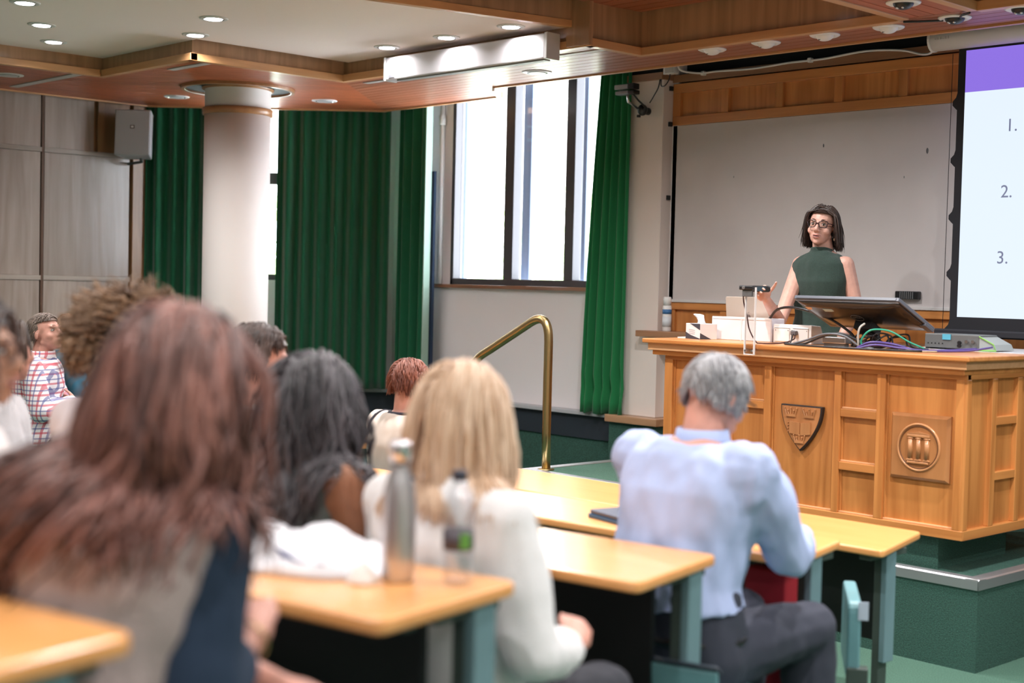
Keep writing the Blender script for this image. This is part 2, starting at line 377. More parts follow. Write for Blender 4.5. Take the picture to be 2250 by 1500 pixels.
lw = struct(empty('wall_left', (-10.9, 2, 0)))
box('backing', (-11.05, -5, 0), (-10.80, 6.05, 3.7), BROWNOAK, lw)
DARKJ = mat('dark_joint', (.10, .045, .02), .6)
ys = [1.98, 2.75, 3.52, 4.29, 5.058, 5.83]
zs = [0.1, .65, 1.665, 2.676, 3.2]
for i in range(len(ys)-1):
    for j in range(len(zs)-1):
        y1 = ys[i+1]-.02
        if i == 4 and j == 3:
            box('panel', (-10.80, ys[i]+.012, zs[j]+.02), (-10.765, 5.49, zs[j+1]), GREYOAK, lw, .003)
            box('stile', (-10.80, 5.52, zs[j]+.02), (-10.755, 5.575, zs[j+1]), BROWNOAK, lw, .003)
            box('panel', (-10.80, 5.575, zs[j]+.02), (-10.77, y1, zs[j+1]), BROWNOAK, lw, .003)
        else:
            box('panel', (-10.80, ys[i]+.012, zs[j]+.02), (-10.765, y1, zs[j+1]-.018), GREYOAK, lw, .003)
    for z in zs[1:4]: box('rail', (-10.80, ys[i]+.006, z-.018), (-10.752, ys[i+1]-.014, z+.02), wood('limed_rail', (.30, .24, .20), (.40, .33, .28), 'y', .3), lw, .003)
    box('joint', (-10.80, ys[i]-.014, .1), (-10.758, ys[i]+.006, 3.2), DARKJ, lw)
box('corner_post', (-10.80, 5.83, 0), (-10.745, 5.95, 3.2), BROWNOAK, lw, .004)
struct(box('wall_right', (3.2, -5, 0), (3.4, 7.8, 3.8), CREAM)); struct(box('wall_back', (-11.1, -5.2, 0), (3.4, -5, 3.8), CREAM))

# ================================================================== CEILING
cl = struct(empty('ceiling', (-5, 3, ZS)))
A, B, Cc, Dd, Ee, Ff = (-9.332, 4.808), (-8.13, 4.808), (-8.13, 6.02), (-5.74, 6.02), (-5.74, 6.46), (-3.99, 6.46)
WC, CLp = (-9.269, 7.30), (-10.644, 5.903)
GAP, PW = .006, .088
def planks(poly, n, m, w_=PW, z0=ZS, z1=ZS+.02):
    ds = [p[0]*n[0]+p[1]*n[1] for p in poly]; k = math.floor(min(ds)/w_)
    while k*w_ < max(ds):
        q = clip_strip(poly, n, k*w_+GAP/2, (k+1)*w_-GAP/2)
        if len(q) > 2: MB().prism(q, z0, z1).build('plank', m, cl)
        k += 1
planks([(-10.66, 2.2), (-9.332, 2.2), A, CLp], (1, 0), MAHY)
planks([A, B, Cc, WC, CLp], (NC.x, NC.y), wood('mahogany_board_angled', (.36, .085, .028), (.50, .14, .052), 'y', .42, 1.2, .08, .3))
planks([Cc, (-5.74, 6.02), (-5.74, 6.46), (-6.6, 6.9), (-7.52, 6.9), (-7.84, 7.27), WC], (0, 1), MAHX)
planks([(-5.74, 6.46), (3.1, 6.46), (3.1, 6.9), (-6.6, 6.9)], (0, 1), MAHX)
planks([(-3.98, 2.5), (-3.56, 2.5), (-3.56, 6.455), (-3.98, 6.455)], (1, 0), MAHY)
# void above the soffit and the backs of the coffers
box('void', (-11.1, -5, 3.75), (3.3, 8.0, 3.85), BLACKP, cl)
box('soffit_back', (-11.0, 6.47, 3.36), (3.1, 6.85, 3.40), BLACKP, cl)
# white coffer
box_white = MB().prism([(-9.36, -5), (-9.36, 4.83), (-8.10, 4.83), (-8.10, 6.05), (-5.87, 6.05), (-6.13, 4.85), (-7.0, 0.8), (-7.0, -5)], ZW, ZW+.03).build('coffer_panel', WHITECEIL, cl)
MB().prism([(-7.0, 0.8), (-6.13, 4.85), (-6.0, 5.2), (3.2, 3.4), (3.2, -5), (-7.0, -5)], 3.36, 3.39).build('coffer_panel', WHITECEIL, cl)  # unseen ceiling over the seating, made white to bounce light
planks([(-6.05, 3.4), (-3.98, 3.4), (-3.98, 6.45), (-5.74, 6.45)], (0, 1), MAHX, .1, 3.35, 3.37)
planks([(-3.56, 3.4), (3.1, 3.4), (3.1, 6.45), (-3.56, 6.45)], (0, 1), MAHX, .1, 3.35, 3.37)
def edge(a, b, inw, ztop, e0=.03, e1=.03):
    """trim and fascia board along a coffer edge; inw points towards the coffer"""
    a = V((*a, 0)); b = V((*b, 0)); i = V((*inw, 0)); d = (b-a).normalized()
    mt = TRIMX if abs(d.x) > abs(d.y) else TRIMY
    m = MB(); pr = [-i*.05+V((0, 0, ZS-.008)), i*.004+V((0, 0, ZS-.008)), i*.004+V((0, 0, ZS+.040)), -i*.05+V((0, 0, ZS+.040))]
    m.rings([[a-d*.0+p for p in pr], [b+d*.0+p for p in pr]]); m.build('trim_board', mt, cl, bevel=.003)
    m = MB(); pr = [-i*.045+V((0, 0, ZS+.03)), -i*.022+V((0, 0, ZS+.03)), -i*.022+V((0, 0, ztop)), -i*.045+V((0, 0, ztop))]
    m.rings([[a-d*e0+p for p in pr], [b+d*e1+p for p in pr]]); m.build('fascia_board', FASCX, cl)
edge((-9.332, -2), (-9.332, 4.80), (1, 0), ZW+.01); edge((-9.382, 4.808), (-8.126, 4.808), (0, -1), ZW+.01, .03, -.024)
edge((-8.13, 4.806), (-8.13, 6.02), (1, 0), ZW+.01, -.025, .03); edge((-8.18, 6.02), (-5.736, 6.02), (0, -1), ZW+.01, .03, -.024)
edge((-5.74, 6.018), (-5.74, 6.46), (1, 0), 3.36, -.024, .03); edge((-5.79, 6.46), (-3.99, 6.46), (0, -1), 3.36)
edge((-3.98, 2.5), (-3.98, 6.46), (-1, 0), 3.36); edge((-3.56, 2.5), (-3.56, 6.46), (1, 0), 3.36); edge((-3.56, 6.46), (3.1, 6.46), (0, -1), 3.36)
# splayed drop between the white and the boarded coffer
m = MB(); m.rings([[V((-5.92+dx, 6.04, z)) for dx, z in ((0, ZW-.012), (.05, ZW-.012), (.05, ZW+.03), (0, ZW+.03))], [V((-6.95+dx, 1.1, z)) for dx, z in ((0, ZW-.012), (.05, ZW-.012), (.05, ZW+.03), (0, ZW+.03))]])
m.build('trim_board', TRIMY, cl, bevel=.003)
m = MB(); m.rings([[V((-5.905+dx, 6.04, z)) for dx, z in ((0, ZW+.02), (.03, ZW+.02), (.03, 3.40), (0, 3.40))], [V((-6.935+dx, 1.1, z)) for dx, z in ((0, ZW+.02), (.03, ZW+.02), (.03, 3.40), (0, 3.40))]])
m.build('fascia_board', FASCX, cl)
MB().box((-5.92, 6.0, ZS-.0), (-5.735, 6.03, 3.40)).build('fascia_board', FASCX, cl)
# thin lipping on the outer edge of the soffit
def lip(a, b, mt, h0=-.012, h1=.035, wd=.03):
    a = V((*a, 0)); b = V((*b, 0)); d = (b-a).normalized(); n = V((-d.y, d.x, 0))*wd
    m = MB(); m.rings([[p+V((0, 0, z))+o for o, z in ((V(), ZS+h0), (n, ZS+h0), (n, ZS+h1), (V(), ZS+h1))] for p in (a, b)]); m.build('lipping', mt, cl, bevel=.002)
lip((-10.66, 5.903), (-10.66, 2.2), TRIMY); lip((-9.269, 7.31), (-10.66, 5.903), TRIMX); lip((-7.82, 7.27), (-9.26, 7.30), TRIMX)
lip((3.1, 6.9), (-7.5, 6.9), TRIMX)
lip((-7.50, 6.89), (-7.84, 7.27), WHITEP, -.03, .06, .02)
# ================================================================== CEILING FITTINGS
LENS_ON = mat('lit_lamp_lens', (.9, .9, .95), .4, emis=(.93, .93, 1.0), estr=9)
REFL = mat('lamp_reflector', (.55, .56, .56), .18, 1)
LRING = mat('lamp_rim', (.74, .72, .70), .4)
def downlight(loc, label, lit=True, r=.075, group='lit ceiling downlights', power=None, name='downlight', col=(1, .975, .97)):
    x, y, z = loc; t = empty(name, loc, label, 'ceiling light', group)
    M = Matrix.Translation(loc)
    MB().lathe([(r*.80, -.001), (r*1.0, -.006), (r*1.12, -.003), (r*1.14, .002), (r*.80, .004)], 28, M).build('rim', LRING, t, True)
    m = MB(); rings = []
    for rr, zz in ((r*.80, 0), (r*.72, .012), (r*.5, .016)): rings.append([M @ V((rr*math.cos(2*math.pi*k/24), rr*math.sin(2*math.pi*k/24), zz-.006)) for k in range(24)])
    m.rings(rings, cap=False); m.build('reflector', REFL, t, True)
    MB().lathe([(r*.66, -.008), (r*.66, -.004), (r*.3, -.003)], 20, M).build('lens', LENS_ON if lit else mat('dull_lens', (.5, .5, .5), .3), t)
    if lit:
        ld = bpy.data.lights.new('lamp', 'AREA'); ld.shape = 'DISK'; ld.size = r*1.3; ld.energy = power or LAMP_W; ld.color = col; ld.spread = math.radians(150)
        lo = bpy.data.objects.new('lamp', ld); COL.objects.link(lo); lo.location = (x, y, z-.015); attach(lo, t)
    return t
for xy, lab in (((-7.794, 3.546), 'lit round downlight in the top left corner of the white ceiling'), ((-8.404, 3.932), 'lit round downlight, middle of the three at the far left'), ((-8.945, 4.268), 'lit round downlight, third and nearest the left wall'),
                ((-7.369, 4.509), 'lit round downlight above the column, higher of two'), ((-7.955, 4.738), 'lit round downlight above the column, lower of two beside the coffer corner'),
                ((-6.185, 5.80), 'lit round downlight above the right end of the white casing'), ((-6.768, 5.80), 'lit round downlight above the middle of the white casing'), ((-7.36, 5.80), 'lit round downlight above the left end of the white casing')):
    downlight((*xy, ZW-.002), lab, power=2.6 if xy[1] > 5.5 else 9)
for xy in ((-8.2, .6), (-8.2, 2.2), (-8.2, -1.4), (-7.5, -3.2)):
    downlight((*xy, ZW-.002), 'lit round downlight further back in the white ceiling, out of view', group='downlights over the back rows')
for xy in ((-5.3, 2.6), (-5.6, .6), (-3.4, 2.6), (-3.4, .6), (-1.4, 2.6), (-1.4, .6), (.6, 2.4), (.6, .4), (-4.2, -1.4), (-1.8, -1.4), (.8, -1.6), (-3.0, -3.4), (0, -3.4), (2.2, 1.2), (2.2, -1.5)):
    downlight((*xy, 3.358), 'lit round downlight over the seating behind the camera, out of view', group='downlights over the back rows')
for xy in ((-5.0, 4.4), (-2.6, 4.4), (-.4, 4.4), (1.8, 4.4), (-4.9, 5.6), (-2.4, 5.4), (0, 5.4)):
    downlight((*xy, 3.348), 'lit round downlight in the boarded coffer before the stage, out of view', group='downlights in the boarded coffer', power=34)
for xy, lab in (((-9.842, 4.366), 'unlit silver downlight in the reddish soffit at the left edge'), ((-9.914, 5.744), 'unlit silver downlight in the soffit left of the column'), ((-9.15, 6.602), 'unlit silver downlight in the soffit right of the column'), ((-6.749, 6.573), 'unlit silver downlight in the soffit above the window')):
    downlight((*xy, ZS-.002), lab, False, .088, 'unlit silver soffit downlights')
def eyeball(xy, lab, cctv=False):
    t = empty('eyeball_spotlight', (*xy, ZS-.002), lab, 'ceiling light', 'white eyeball fittings along the soffit')
    M = Matrix.Translation((*xy, ZS-.002))
    MB().lathe([(.045, -.002), (.07, -.010), (.082, -.004), (.084, .002), (.045, .003)], 28, M).build('rim', WHITEP, t, True)
    MB().ell((xy[0], xy[1], ZS-.004), (.05, .05, .032)).build('ball', BLACKPL if cctv else WHITEP, t, True)
    if cctv:
        for dx in (-.014, .014): MB().ell((xy[0]+dx-.004, xy[1]-.022, ZS-.025), (.009, .009, .009)).build('lens', STEEL, t, True)
    else: MB().tube([(xy[0]-.02, xy[1]-.025, ZS-.028), (xy[0]+.012, xy[1]-.03, ZS-.024)], .004, 6).build('slot', GREYPL, t)
for x, y, lab in ((-5.294, 6.58, 'white eyeball spotlight nearest the pillar, first in the row over the frieze'), (-4.914, 6.586, 'white eyeball spotlight second in the row over the frieze'), (-4.522, 6.585, 'white eyeball spotlight third in the row over the frieze'), (-4.136, 6.6, 'white eyeball spotlight fourth in the row, left of the screen case')):
    eyeball((x, y), lab)
for x, y, lab in ((-3.738, 6.089, 'dark-lensed dome fitting on the ceiling beam at the top edge'), (-3.742, 6.579, 'dark-lensed dome fitting above the screen case with black wires'), (-3.376, 6.561, 'dark-lensed dome fitting at the right edge above the screen case')):
    eyeball((x, y), lab, True)
tag(MB().tube(smooth_path([(-3.98, 6.49, 3.092), (-3.90, 6.51, 3.088), (-3.80, 6.57, 3.09)]), .006, 6).build('wire', BLACKPL), 'black wire stapled to the soffit left of the dome fitting', 'cable')
tag(MB().tube(smooth_path([(-3.70, 6.56, 3.09), (-3.66, 6.50, 3.088), (-3.60, 6.47, 3.09)]), .006, 6).build('wire', BLACKPL), 'black wire running right from the dome fitting to the beam', 'cable')
# slot diffusers
SLOT = mat('slot_diffuser', (.46, .43, .41), .5)
for a, b, lab in (((-10.44, 4.63), (-9.38, 4.70), 'long pale air slot in the red soffit at the far left'), ((-8.66, 4.94), (-8.16, 5.0), 'short pale air slot in the soffit by the coffer corner'), ((-8.09, 6.165), (-5.79, 6.215), 'long pale air slot behind the white casing')):
    tag(MB().box((a[0], a[1], ZS-.006), (b[0], b[1], ZS+.004)).build('air_slot', SLOT, bevel=.002), lab, 'air vent', 'air slots in the soffit')
# rolled-up screen casing hanging below the coffer edge
cs = empty('screen_casing', (-6.75, 5.9, 3.03), 'long white rolled-up screen casing lit by three scallops of light', 'screen casing')
box('case', (-7.50, 5.90, 3.032), (-6.0, 6.00, 3.18), mat('casing_white', (.62, .60, .63), .35), cs, .008)
box('end_cap', (-6.0, 5.895, 3.028), (-5.975, 6.005, 3.184), mat('casing_end_grey', (.5, .5, .5), .4), cs, .004)
box('end_cap', (-7.515, 5.895, 3.028), (-7.50, 6.005, 3.184), mat('casing_end_white', (.7, .7, .7), .4), cs, .004)
box('badge', (-7.46, 5.896, 3.045), (-7.40, 5.90, 3.066), mat('badge_grey', (.2, .2, .22), .4), cs)
box('slot', (-7.40, 5.92, 3.024), (-6.02, 5.97, 3.032), mat('casing_slot', (.25, .25, .25), .5), cs)
for x in (-7.2, -6.3): box('bracket', (x-.03, 5.99, 3.10), (x+.03, 6.02, 3.16), STEEL, cs)
# ================================================================== COLUMN
cx, cy = -9.11, 5.79
co = empty('column', (cx, cy, 0), 'round white column rising into the ceiling before the green curtains', 'column')
M = Matrix.Translation((cx, cy, 0))
COLP = mat('column_paint', (.70, .64, .61), .65)
MB().lathe([(.243, 0), (.243, 2.90)], 56, M).build('shaft', COLP, co, True)
MB().lathe([(.241, 2.93), (.241, 3.4)], 56, M).build('neck', COLP, co, True)
RW = wood('ring_oak', (.34, .16, .07), (.46, .23, .10), 'x')
MB().lathe([(.242, 2.895), (.256, 2.897), (.258, 2.945), (.242, 2.948)], 56, M).build('band', RW, co, True)
MB().lathe([(.24, 3.082), (.262, 3.084), (.262, 3.11), (.24, 3.11)], 56, M).build('collar', RW, co, True)
def ring(r0, r1, z0, z1, n=64):
    prof = [(r0, z0), (r1, z0), (r1, z1), (r0, z1)]; out = []
    for k in range(n):
        a = 2*math.pi*k/n; out.append([V((cx+r*math.cos(a), cy+r*math.sin(a), z)) for r, z in prof])
    return MB().rings(out, close=True)
ring(.385, .415, ZS-.022, ZS+.004).build('soffit_ring', RW, co, bevel=.004)
ring(.263, .385, ZS-.004, ZS+.002).build('painted_hole_shade', BLACKP, co)  # flat black ring painting the dark of an opening left uncut
# ================================================================== LOUDSPEAKER on the left wall
sp = empty('loudspeaker', (-10.45, 5.72, 2.65), 'pale grey loudspeaker box mounted high beside the green curtain', 'loudspeaker')
Ms = Matrix.Translation((-10.52, 5.73, 2.84)) @ Matrix.Rotation(math.radians(46), 4, 'Z') @ Matrix.Rotation(math.radians(-4), 4, 'X')
SPK = mat('speaker_grey', (.40, .40, .42), .5, bump=.1, bscale=400)
MB().prism([(-.145, -.10), (.145, -.10), (.105, .12), (-.105, .12)], -.185, .185, Ms).build('cabinet', SPK, sp, bevel=.008)
MB().box((-.138, -.108, -.178), (.138, -.099, .178), Ms).build('grille', mat('speaker_grille', (.44, .44, .46), .6, bump=.3, bscale=900), sp, bevel=.004)
MB().box((-.017, -.112, .03), (.017, -.107, .058), Ms).build('badge', mat('badge_brown', (.10, .05, .04), .4), sp)
MB().box((-.010, -.114, .036), (.010, -.111, .052), Ms).build('badge_mark', WHITEP, sp)
MB().tube([Ms @ V((.03, .05, -.19)), Ms @ V((.03, .10, -.205)), Ms @ V((-.12, .24, -.205))], .012, 8).build('bracket', GREYPL, sp)
# ================================================================== CURTAINS
def velvet(name, c):
    return mat(name, c, .8, sheen=.35, spec=.2, bump=.1, bscale=300)
VEL = velvet('green_velvet', (.006, .105, .044)); VEL2 = velvet('bright_green_velvet', (.010, .165, .050))
LINING = mat('navy_lining', (.012, .03, .07), .8)
def curtain(path, z0, z1, m, label, folds, amp, seed, taper=None, hem_wave=0):
    """cloth hanging along a plan polyline; taper(z) rescales distance along the path about its end"""
    rg = random.Random(seed); path = [V((*p, 0)) for p in path]
    seg = [(path[i+1]-path[i]).length for i in range(len(path)-1)]; Lt = sum(seg)
    def at(s):
        for i, l in enumerate(seg):
            if s <= l or i == len(seg)-1:
                d = (path[i+1]-path[i]).normalized(); return path[i]+d*s, V((-d.y, d.x, 0))
            s -= l
    nu = folds*14; nz = 26; ph = [rg.uniform(-.9, .9) for _ in range(folds+2)]; am = [rg.uniform(.55, 1.2) for _ in range(folds+2)]
    grid = []
    for k in range(nz+1):
        fz = k/nz; z = z0+(z1-z0)*fz; row = []
        for i in range(nu+1):
            u = i/nu; x = u*folds; j = int(min(x, folds-1e-6)); fr_ = x-j
            a = (am[j]*(1-fr_)+am[j+1]*fr_)*amp*(1-.25*fz)
            w_ = math.sin(2*math.pi*x + (ph[j]*(1-fr_)+ph[j+1]*fr_)*(1-.5*fz)) + .12*math.sin(3.1*math.pi*x+2*fz+seed)
            s = u*Lt
            if taper: s = Lt-(Lt-s)*taper(fz)
            p, n = at(s); q = p+n*(a*w_)
            zz = z
            if hem_wave and k < 5: q = q+n*hem_wave*noise.noise(V((u*9, fz*20, seed)))*(5-k)/5; zz = z+hem_wave*.4*noise.noise(V((u*6, 3, seed)))*(1-k/5)
            row.append(V((q.x, q.y, zz)))
        grid.append(row)
    mb = MB(); n = nu+1
    mb.add([p for r in grid for p in r], [(k*n+i, k*n+i+1, (k+1)*n+i+1, (k+1)*n+i) for k in range(nz) for i in range(nu)])
    t = empty('curtain', (path[0].x, path[0].y, z0), label, 'curtain', 'green velvet curtains')
    o = mb.build('drape', m, t, True); md = o.modifiers.new('thick', 'SOLIDIFY'); md.thickness = .006
    rail = MB().tube([p+V((0, 0, z1+.01)) for p in path], .012, 8).build('curtain_rail', WHITEP, t)
    return t
def cpt(s, t): p = MC @ V((s, t, 0)); return (p.x, p.y)
curtain([cpt(-.03, .10), cpt(.62, .10)], .80, 3.16, VEL, 'dark green velvet curtain between the panelled wall and the column', 5, .055, 3)
curtain([cpt(1.06, .10), cpt(2.0, .10)], .80, 3.16, VEL, 'wide dark green velvet curtain right of the column', 7, .06, 5)
t = curtain([(-9.22, 7.42), (-8.86, 7.42)], .80, 3.16, VEL, 'narrow dark green velvet curtain in the corner left of the window', 3, .045, 11)
MB().prism([(-8.866, 7.40), (-8.856, 7.40), (-8.848, 7.46), (-8.858, 7.46)], .80, 3.16).build('hem_edge', mat('pale_hem', (.35, .5, .42), .8), t)
MB().prism([(-8.90, 7.47), (-8.83, 7.47), (-8.82, 7.485), (-8.90, 7.485)], .80, 2.6).build('lining', LINING, t)
curtain([(-7.114, 7.455), (-6.70, 7.455)], .79, 3.25, VEL2, 'bright green curtain hanging between the window and the pillar', 5, .035, 8, lambda f: 1.0-.30*f**1.5, .05)

# ================================================================== SEATING ROWS
def round_poly(P, r=.03, n=4):
    out = []
    for i in range(len(P)):
        p = V(P[i]); a = (V(P[i-1])-p).normalized(); b = (V(P[(i+1) % len(P)])-p).normalized()
        for k in range(n+1):
            t = k/n; q = (p+a*r)*(1-t)**2 + p*2*t*(1-t) + (p+b*r)*t*t; out.append((q.x, q.y))
    return out
def bench_table(poly, z, floor, label, posts, panel=True, off=.2):
    """poly: far-left, far-right, near-right, near-left corners of the top"""
    fl, frr, nr, nl = [V((*p, 0)) for p in poly]
    t = empty('bench_table', ((nr+frr).x/2, (nr+frr).y/2, floor), label, 'table', 'long beech bench tables in rows')
    MB().prism(round_poly([(p.x, p.y) for p in (fl, frr, nr, nl)]), z-.03, z).build('table_top', BEECH, t, bevel=.009, seg=3)
    d = (frr-fl).normalized(); n = V((-d.y, d.x, 0)); e = (nr-frr).normalized()
    if panel:
        a = fl+d*.08+e*.16; b = frr-d*.12+e*.16
        MB().rings([[p+V((0, 0, zz))+o for o, zz in ((V(), z-.44), (n*.018, z-.44), (n*.018, z-.035), (V(), z-.035))] for p in (a, b)]).build('modesty_panel', NEARBLK, t)
    a = fl+d*.06+e*.24; b = frr-d*.10+e*.24
    MB().rings([[p+V((0, 0, zz))+o for o, zz in ((V(), z-.075), (n*.035, z-.075), (n*.035, z-.03), (V(), z-.03))] for p in (a, b)]).build('under_rail', DKSTEEL, t)
    for s in posts:
        c = frr-d*s+e*off
        Mp = Matrix(((d.x, n.x, 0, c.x), (d.y, n.y, 0, c.y), (0, 0, 1, 0), (0, 0, 0, 1)))
        lg = MB().box((-.045, -.03, floor), (-.012, .03, z-.03), Mp).build('leg', DKSTEEL, t, bevel=.004)
        MB().box((-.012, -.034, floor+.28), (.014, .034, z-.032), Mp).build('leg_cover', TEALE, lg, bevel=.004)
        MB().box((-.05, -.13, z-.055), (.0, min(.13, off*.7), z-.03), Mp).build('top_bracket', DKSTEEL, lg, bevel=.003)
        MB().box((-.06, -.12, floor), (.02, .12, floor+.012), Mp).build('foot_plate', DKSTEEL, lg)
    return t
bench_table([(-5.45, 5.15), (-3.0, 5.16), (-2.86, 4.65), (-5.45, 4.62)], .74, 0, 'front row bench table nearest the stage, running behind the seated man', (.03, 1.2, 2.38), off=.36)
bench_table([(-5.35, 3.88), (-2.674, 4.09), (-2.56, 3.665), (-5.25, 3.44)], .87, .125, 'second row bench table with a blue laptop, before the man in blue', (.03, 1.25, 2.5), off=.2)
bench_table([(-3.95, 2.78), (-2.36, 3.02), (-2.245, 2.57), (-3.85, 2.33)], .99, .25, 'third row bench table with window reflections, before the blonde woman', (.03, 1.45), off=.10)
bench_table([(-4.05, 1.56), (-1.992, 1.925), (-1.895, 1.505), (-3.95, 1.15)], 1.12, .375, 'fourth row bench table carrying the two bottles', (.03, 1.9), off=.09)
bench_table([(-3.1, .70), (-1.647, .91), (-1.55, .48), (-3.0, .28)], 1.24, .5, 'nearest bench table, blurred at the lower left corner', (.04,), off=.12)
bench_table([(-9.2, 6.35), (-6.62, 5.34), (-6.68, 4.93), (-9.0, 5.86)], .74, 0, 'front bench table of the left block beside the short-haired person', (.1, 1.3, 2.4))

def make_seat():
    t = empty('tip_up_seat', (0, 0, 0))
    def arc(r, z0, z1, th, half):
        o = []
        for k in range(13):
            a = math.radians(-half+2*half*k/12); c, s = math.sin(a), -math.cos(a)
            o.append([V((c*r, s*r+r-.21, z0)), V((c*(r+th), s*(r+th)+r-.21, z0)), V((c*(r+th), s*(r+th)+r-.235, z1)), V((c*r, s*r+r-.235, z1))])
        return MB().rings(o)
    arc(.46, .33, .585, .02, 29).build('backrest', TEALP, t, bevel=.006)
    arc(.457, .575, .598, .027, 29).build('back_rim', NAVYB, t, bevel=.005)
    MB().prism(round_poly([(-.20, -.18), (.20, -.18), (.19, .19), (-.19, .19)], .05), .425, .45).build('seat_pan', TEALP, t, bevel=.008)
    MB().box((-.03, -.19, 0), (.03, -.12, .42)).build('pedestal', DKSTEEL, t, bevel=.004)
    MB().box((-.05, -.25, 0), (.05, .02, .015)).build('foot', DKSTEEL, t)
    MB().box((-.20, -.16, .39), (.20, -.10, .42)).build('seat_beam', DKSTEEL, t)
    return t
SEAT0 = make_seat(); SEAT_USED = [False]
def seat(x, y, z, face, label):
    o = SEAT0 if not SEAT_USED[0] else copy_tree(SEAT0)
    SEAT_USED[0] = True
    o.location = (x, y, z); o.rotation_euler = (0, 0, face)
    return tag(o, label, 'seat', 'teal tip-up seats fixed behind the tables')
# folded seat standing on edge behind the first table, seen edge-on
fs = empty('spare_seat', (-2.92, 4.28, 0), 'folded teal tip-up seat beside the front table leg', 'seat', 'teal tip-up seats fixed behind the tables')
Mf = Matrix.Translation((-2.70, 4.20, 0)) @ Matrix.Rotation(math.radians(126), 4, 'Z')
MB().prism(round_poly([(-.19, .42), (.19, .42), (.19, .68), (-.19, .68)], .04), -.022, .022, Mf @ Matrix.Rotation(math.radians(90), 4, 'X')).build('seat_pan', TEALP, fs, bevel=.008)
MB().box((-.20, -.05, .30), (-.15, .02, .46), Mf).build('hinge_plate', DKSTEEL, fs, bevel=.004)
MB().box((-.22, -.12, .26), (-.10, .0, .34), Mf).build('arm_bracket', DKSTEEL, fs, bevel=.004)
MB().box((-.222, -.122, .34), (-.098, .002, .346), Mf).build('bracket_edge', TEALE, fs)
MB().box((-.192, -.045, .62), (-.188, -.012, .68), Mf).build('paper_tag', mat('pale_blue_tag', (.45, .52, .62), .6), fs)
MB().box((-.18, -.05, 0), (-.12, .01, .30), Mf).build('pedestal', DKSTEEL, fs)

# ================================================================== HANDRAIL
hr = empty('handrail', (-6.10, 6.10, P2), 'bent brass handrail rising from the stage steps', 'handrail')
pts = [V((-6.10, 6.10, P2))] + [V((-6.105, 6.10, z)) for z in (.8, 1.0, 1.2, 1.36)] + bez((-6.106, 6.10, 1.37), (-6.108, 6.10, 1.475), (-6.15, 6.10, 1.525), (-6.26, 6.10, 1.472), 10)
pts += [V((-6.26-.12*k, 6.10, 1.472-.061*k)) for k in range(1, 4)] + bez((-6.66, 6.10, 1.27), (-6.76, 6.10, 1.222), (-6.79, 6.10, 1.19), (-6.79, 6.10, 1.10), 8) + [V((-6.79, 6.10, z)) for z in (.9, .6, .3, 0)]
MB().tube(pts, .027, 16).build('rail', BRASS, hr, True)
MB().lathe([(.05, 0), (.05, .006), (.03, .010)], 20, Matrix.Translation((-6.10, 6.10, P2))).build('flange', BRASS, hr, True)
MB().lathe([(.05, 0), (.05, .006), (.03, .010)], 20, Matrix.Translation((-6.79, 6.10, 0))).build('flange', BRASS, hr, True)

# ================================================================== LECTURER'S DESK
dk = empty('lecture_desk', (-4.14, 5.95, P2), 'panelled oak lecture desk with carved crest and square plaque', 'desk')
YF = 5.94; DZ0, DZ1 = .578, 1.345
MB().prism([(-5.04, YF+.03), (-3.28, YF+.03), (-3.28, 7.0), (-3.9, 7.0), (-3.9, 6.5), (-5.04, 6.5)], DZ0, DZ1).build('carcass', OAKZ, dk)
def fbox(n, x0, x1, z0, z1, proud, m=OAKZ, bev=.003): return box(n, (x0, YF+.03-proud, z0), (x1, YF+.035, z1), m, dk, bev)
stiles = [(-5.045, -4.99), (-4.635, -4.595), (-4.378, -4.335), (-3.958, -3.92), (-3.718, -3.672), (-3.305, -3.265)]
for a, b in stiles: fbox('stile', a, b, DZ0+.045, DZ1-.03, .03)
fbox('bottom_rail', -5.045, -3.25, DZ0, DZ0+.045, .032, OAKX); fbox('top_rail', -5.045, -3.25, DZ1-.03, DZ1, .030, OAKX)
for i in range(5):
    a, b = stiles[i][1], stiles[i+1][0]
    fbox('panel', a-.002, b+.002, DZ0+.04, DZ1-.025, .006, OAKZ, 0)
    fbox('bead', a, a+.008, DZ0+.045, DZ1-.03, .014, OAKZ, .002); fbox('bead', b-.008, b, DZ0+.045, DZ1-.03, .014, OAKZ, .002); fbox('bead', a, b, DZ0+.045, DZ0+.054, .018, PALEOAK, .002)
    if i in (1, 3):
        for z in (1.116, .856):
            fbox('cross_rail', a, b, z-.022, z+.018, .028, OAKX); fbox('bead', a, b, z+.018, z+.026, .016, PALEOAK, .002)
box('corner_post', (-3.29, YF+.002, DZ0+.01), (-3.252, 5.984, DZ1), OAKZ, dk, .003)
# right flank
def sbox(n, y0, y1, z0, z1, proud, m=OAKZ, bev=.003): return box(n, (-3.285, y0, z0), (-3.28+proud, y1, z1), m, dk, bev)
sbox('bottom_rail', YF+.005, 7.0, DZ0, DZ0+.045, .032, OAKY); sbox('top_rail', YF+.005, 7.0, DZ1-.03, DZ1, .03, OAKY)
ss = [(YF+.005, 5.985), (6.18, 6.226), (6.425, 6.47), (6.66, 6.70), (6.96, 7.0)]
for a, b in ss: sbox('stile', a, b, DZ0+.045, DZ1-.03, .03)
for i in range(4):
    a, b = ss[i][1], ss[i+1][0]
    sbox('panel', a, b, DZ0+.04, DZ1-.025, .006, OAKZ, 0)
    if i in (1, 3):
        for z in (1.116, .856): sbox('cross_rail', a, b, z-.022, z+.018, .028, OAKY)
